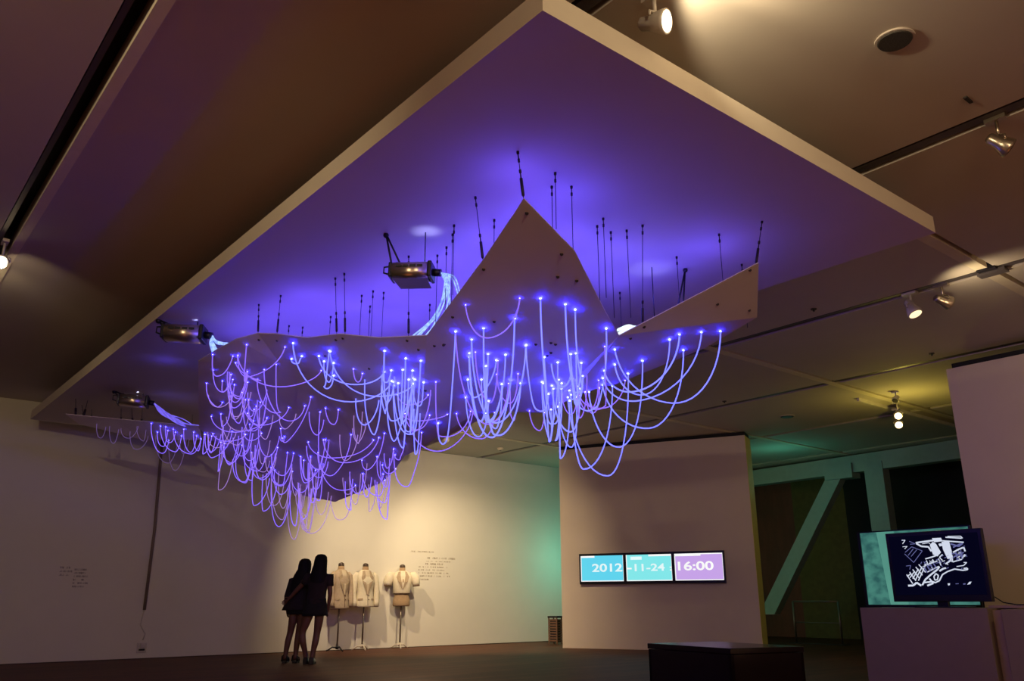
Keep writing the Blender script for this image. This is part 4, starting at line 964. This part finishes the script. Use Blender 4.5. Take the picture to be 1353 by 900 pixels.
st(mbb, [(760, 310), (850, 345)], 6); st(mbb, [(750, 345), (850, 300)], 6); st(mbb, [(770, 290), (790, 380)], 5); st(mbb, [(820, 280), (835, 370)], 5); st(mbb, [(720, 215), (800, 240), (840, 210)], 7); st(mbb, [(745, 250), (820, 215)], 6)
st(mw, [(670, 415), (715, 385), (730, 350)], 7); st(mw, [(570, 600), (610, 580), (640, 520), (690, 490), (760, 465), (840, 478), (890, 470), (885, 455), (850, 460)], 6); st(mw, [(610, 485), (650, 460), (675, 455)], 8)
st(mw, [(780, 440), (850, 430), (880, 400), (850, 400)], 4); st(mw, [(300, 630), (350, 628), (385, 600), (430, 630)], 9); st(mw, [(440, 625), (470, 570), (520, 525), (590, 470), (610, 440)], 8); st(mw, [(490, 630), (550, 605), (510, 560)], 8); st(mw, [(450, 600), (540, 590), (570, 600)], 7)
st(mw, [(555, 540), (575, 510), (600, 530), (590, 570), (565, 575), (555, 540)], 6)
for k in range(5):
    st(mw, [(285+k*30, 520-k*25), (345+k*32, 610-k*28)], 5); st(mw, [(290+k*28, 560+k*10-20), (330+k*36, 490-k*22+18)], 5)
for k in range(4): st(mbb, [(455+k*32, 440-k*10), (490+k*32, 500-k*12)], 6)
st(mw, [(470, 430), (590, 385)], 5); st(mw, [(490, 495), (600, 440)], 5); st(mw, [(470, 365), (540, 345), (580, 330)], 6); st(mw, [(480, 380), (500, 430)], 5); st(mw, [(540, 370), (560, 400)], 5); st(mw, [(600, 360), (625, 430)], 5); st(mw, [(640, 320), (610, 350), (640, 380)], 5)
st(mbb, [(265, 315), (355, 400), (440, 285), (335, 245), (270, 300)], 3); st(mbb, [(300, 330), (350, 265)], 3); st(mbb, [(330, 340), (385, 275)], 3); st(mbb, [(280, 435), (325, 430), (315, 470)], 3)
st(mw, [(235, 180), (270, 180), (245, 215)], 4); st(mw, [(245, 245), (290, 240), (265, 265)], 3); st(mbb, [(310, 190), (370, 215), (320, 220)], 3)
rr_ = random.Random(4)
for _ in range(46):
    x_ = rr_.uniform(0, 1); px_ = 430+440*x_; py_ = rr_.uniform(360, 470)-190*x_*rr_.uniform(.2, .9)+30
    dx_, dy_ = rr_.choice(((26, -12), (14, 24), (-10, 20), (34, -6))); st(rr_.choice((mw, mbb, mbb)), [(px_, py_), (px_+dx_, py_+dy_)], 3.2)
fill(mw, [(885, 620), (905, 592), (928, 590), (915, 615)]); fill(mw, [(690, 608), (715, 606), (712, 625), (698, 628)]); st(mbb, [(770, 612), (800, 610)], 3); st(mbb, [(845, 614), (868, 612)], 5)
mw.build('map_streets', M['map_white'], tv); mbb.build('map_blocks', M['map_blue'], tv)
# teal screen behind the television
XS = XP+.85
t0 = at_x(1133, 703.5, XS); t1 = at_x(1281, 697, XS); t2 = at_x(1143, 800, XS)
yl2, yr2, zt2 = (t0.y+t2.y)/2, t1.y, t0.z
ts = empty('teal_screen', (XS, (yl2+yr2)/2, ZPL), 0, 'large teal glowing screen standing behind the black television', 'screen')
H2 = zt2-ZPL; W2 = (yl2-yr2)/2
fr = MB(); fr.box(0, .05, -W2, W2, 0, .03).box(0, .05, -W2, W2, H2-.015, H2).box(0, .05, -W2, -W2+.02, .03, H2-.015).box(0, .05, W2-.035, W2, .03, H2-.015).box(.03, .05, -W2, W2, 0, H2)
fr.build('frame', M['black'], ts)
M['teal_pix'] = emission('teal_picture', (.060, .215, .175), 1.0, (.025, .10, .095), 7, (1, 1, 1.4))
M['teal_pix2'] = emission('teal_stripe', (.095, .30, .235), 1.0, (.08, .26, .21), 3)
MB().box(.015, .03, -W2+.02, W2-.035, .03, H2-.015).build('screen_picture', M['teal_pix'], ts)
s0 = at_x(1157, 703, XS).y-(yl2+yr2)/2; s1 = at_x(1180, 703, XS).y-(yl2+yr2)/2
MB().prism([(.012, s0, H2-.015), (.012, s1, H2-.015), (.012, s1-.07, .03), (.012, s0-.07, .03)], (.004, 0, 0)).build('picture_stripe', M['teal_pix2'], ts)
# dark bench in the foreground
a = at_z(855, 850, .45); b_ = at_z(965, 857, .45); c_ = at_z(1062, 854, .45)
bn = empty('bench', (a.x, b_.y, 0), 0, 'low black bench in front of the partition at the bottom edge', 'bench')
d1 = Vector((a.x-b_.x, a.y-b_.y, 0)); d2 = Vector((c_.x-b_.x, c_.y-b_.y, 0)); o_ = Vector((b_.x-a.x, 0, 0))
q = [o_, o_+d1, o_+d1+d2, o_+d2]
bevel(MB().prism([v+Vector((0, 0, .39)) for v in q], (0, 0, .06)).build('seat', M['bench'], bn), .006)
cen = (q[0]+q[2])/2
q2 = [cen+(v-cen)*.985 for v in q]
for i in range(4):
    u, v = q2[i], q2[(i+1) % 4]; w_ = (cen-(u+v)/2).normalized()*.04
    MB().prism([u, v, v+w_, u+w_], (0, 0, .385)).build('side_panel', M['bench'], bn)

# slatted bin beside the partition
p = at_z(734.5, 851, 0); p = p+pn*.02
bi = empty('slatted_bin', (p.x, p.y, 0), .3, 'small brown slatted bin at the left end of the partition', 'bin')
for k in range(9): MB().box(-.11, .11, -.11, .11, .06+k*.055, .06+k*.055+.03).build('slat', M['wicker'], bi)
for sx in (-1, 1):
    for sy in (-1, 1): MB().box(sx*.105-.012, sx*.105+.012, sy*.105-.012, sy*.105+.012, 0, .56).build('corner_post', M['wicker'], bi)
MB().box(-.09, .09, -.09, .09, .04, .5).build('liner', M['far_black'], bi)
MB().box(-.125, .125, -.125, .125, .56, .60).build('lid', M['black'], bi)
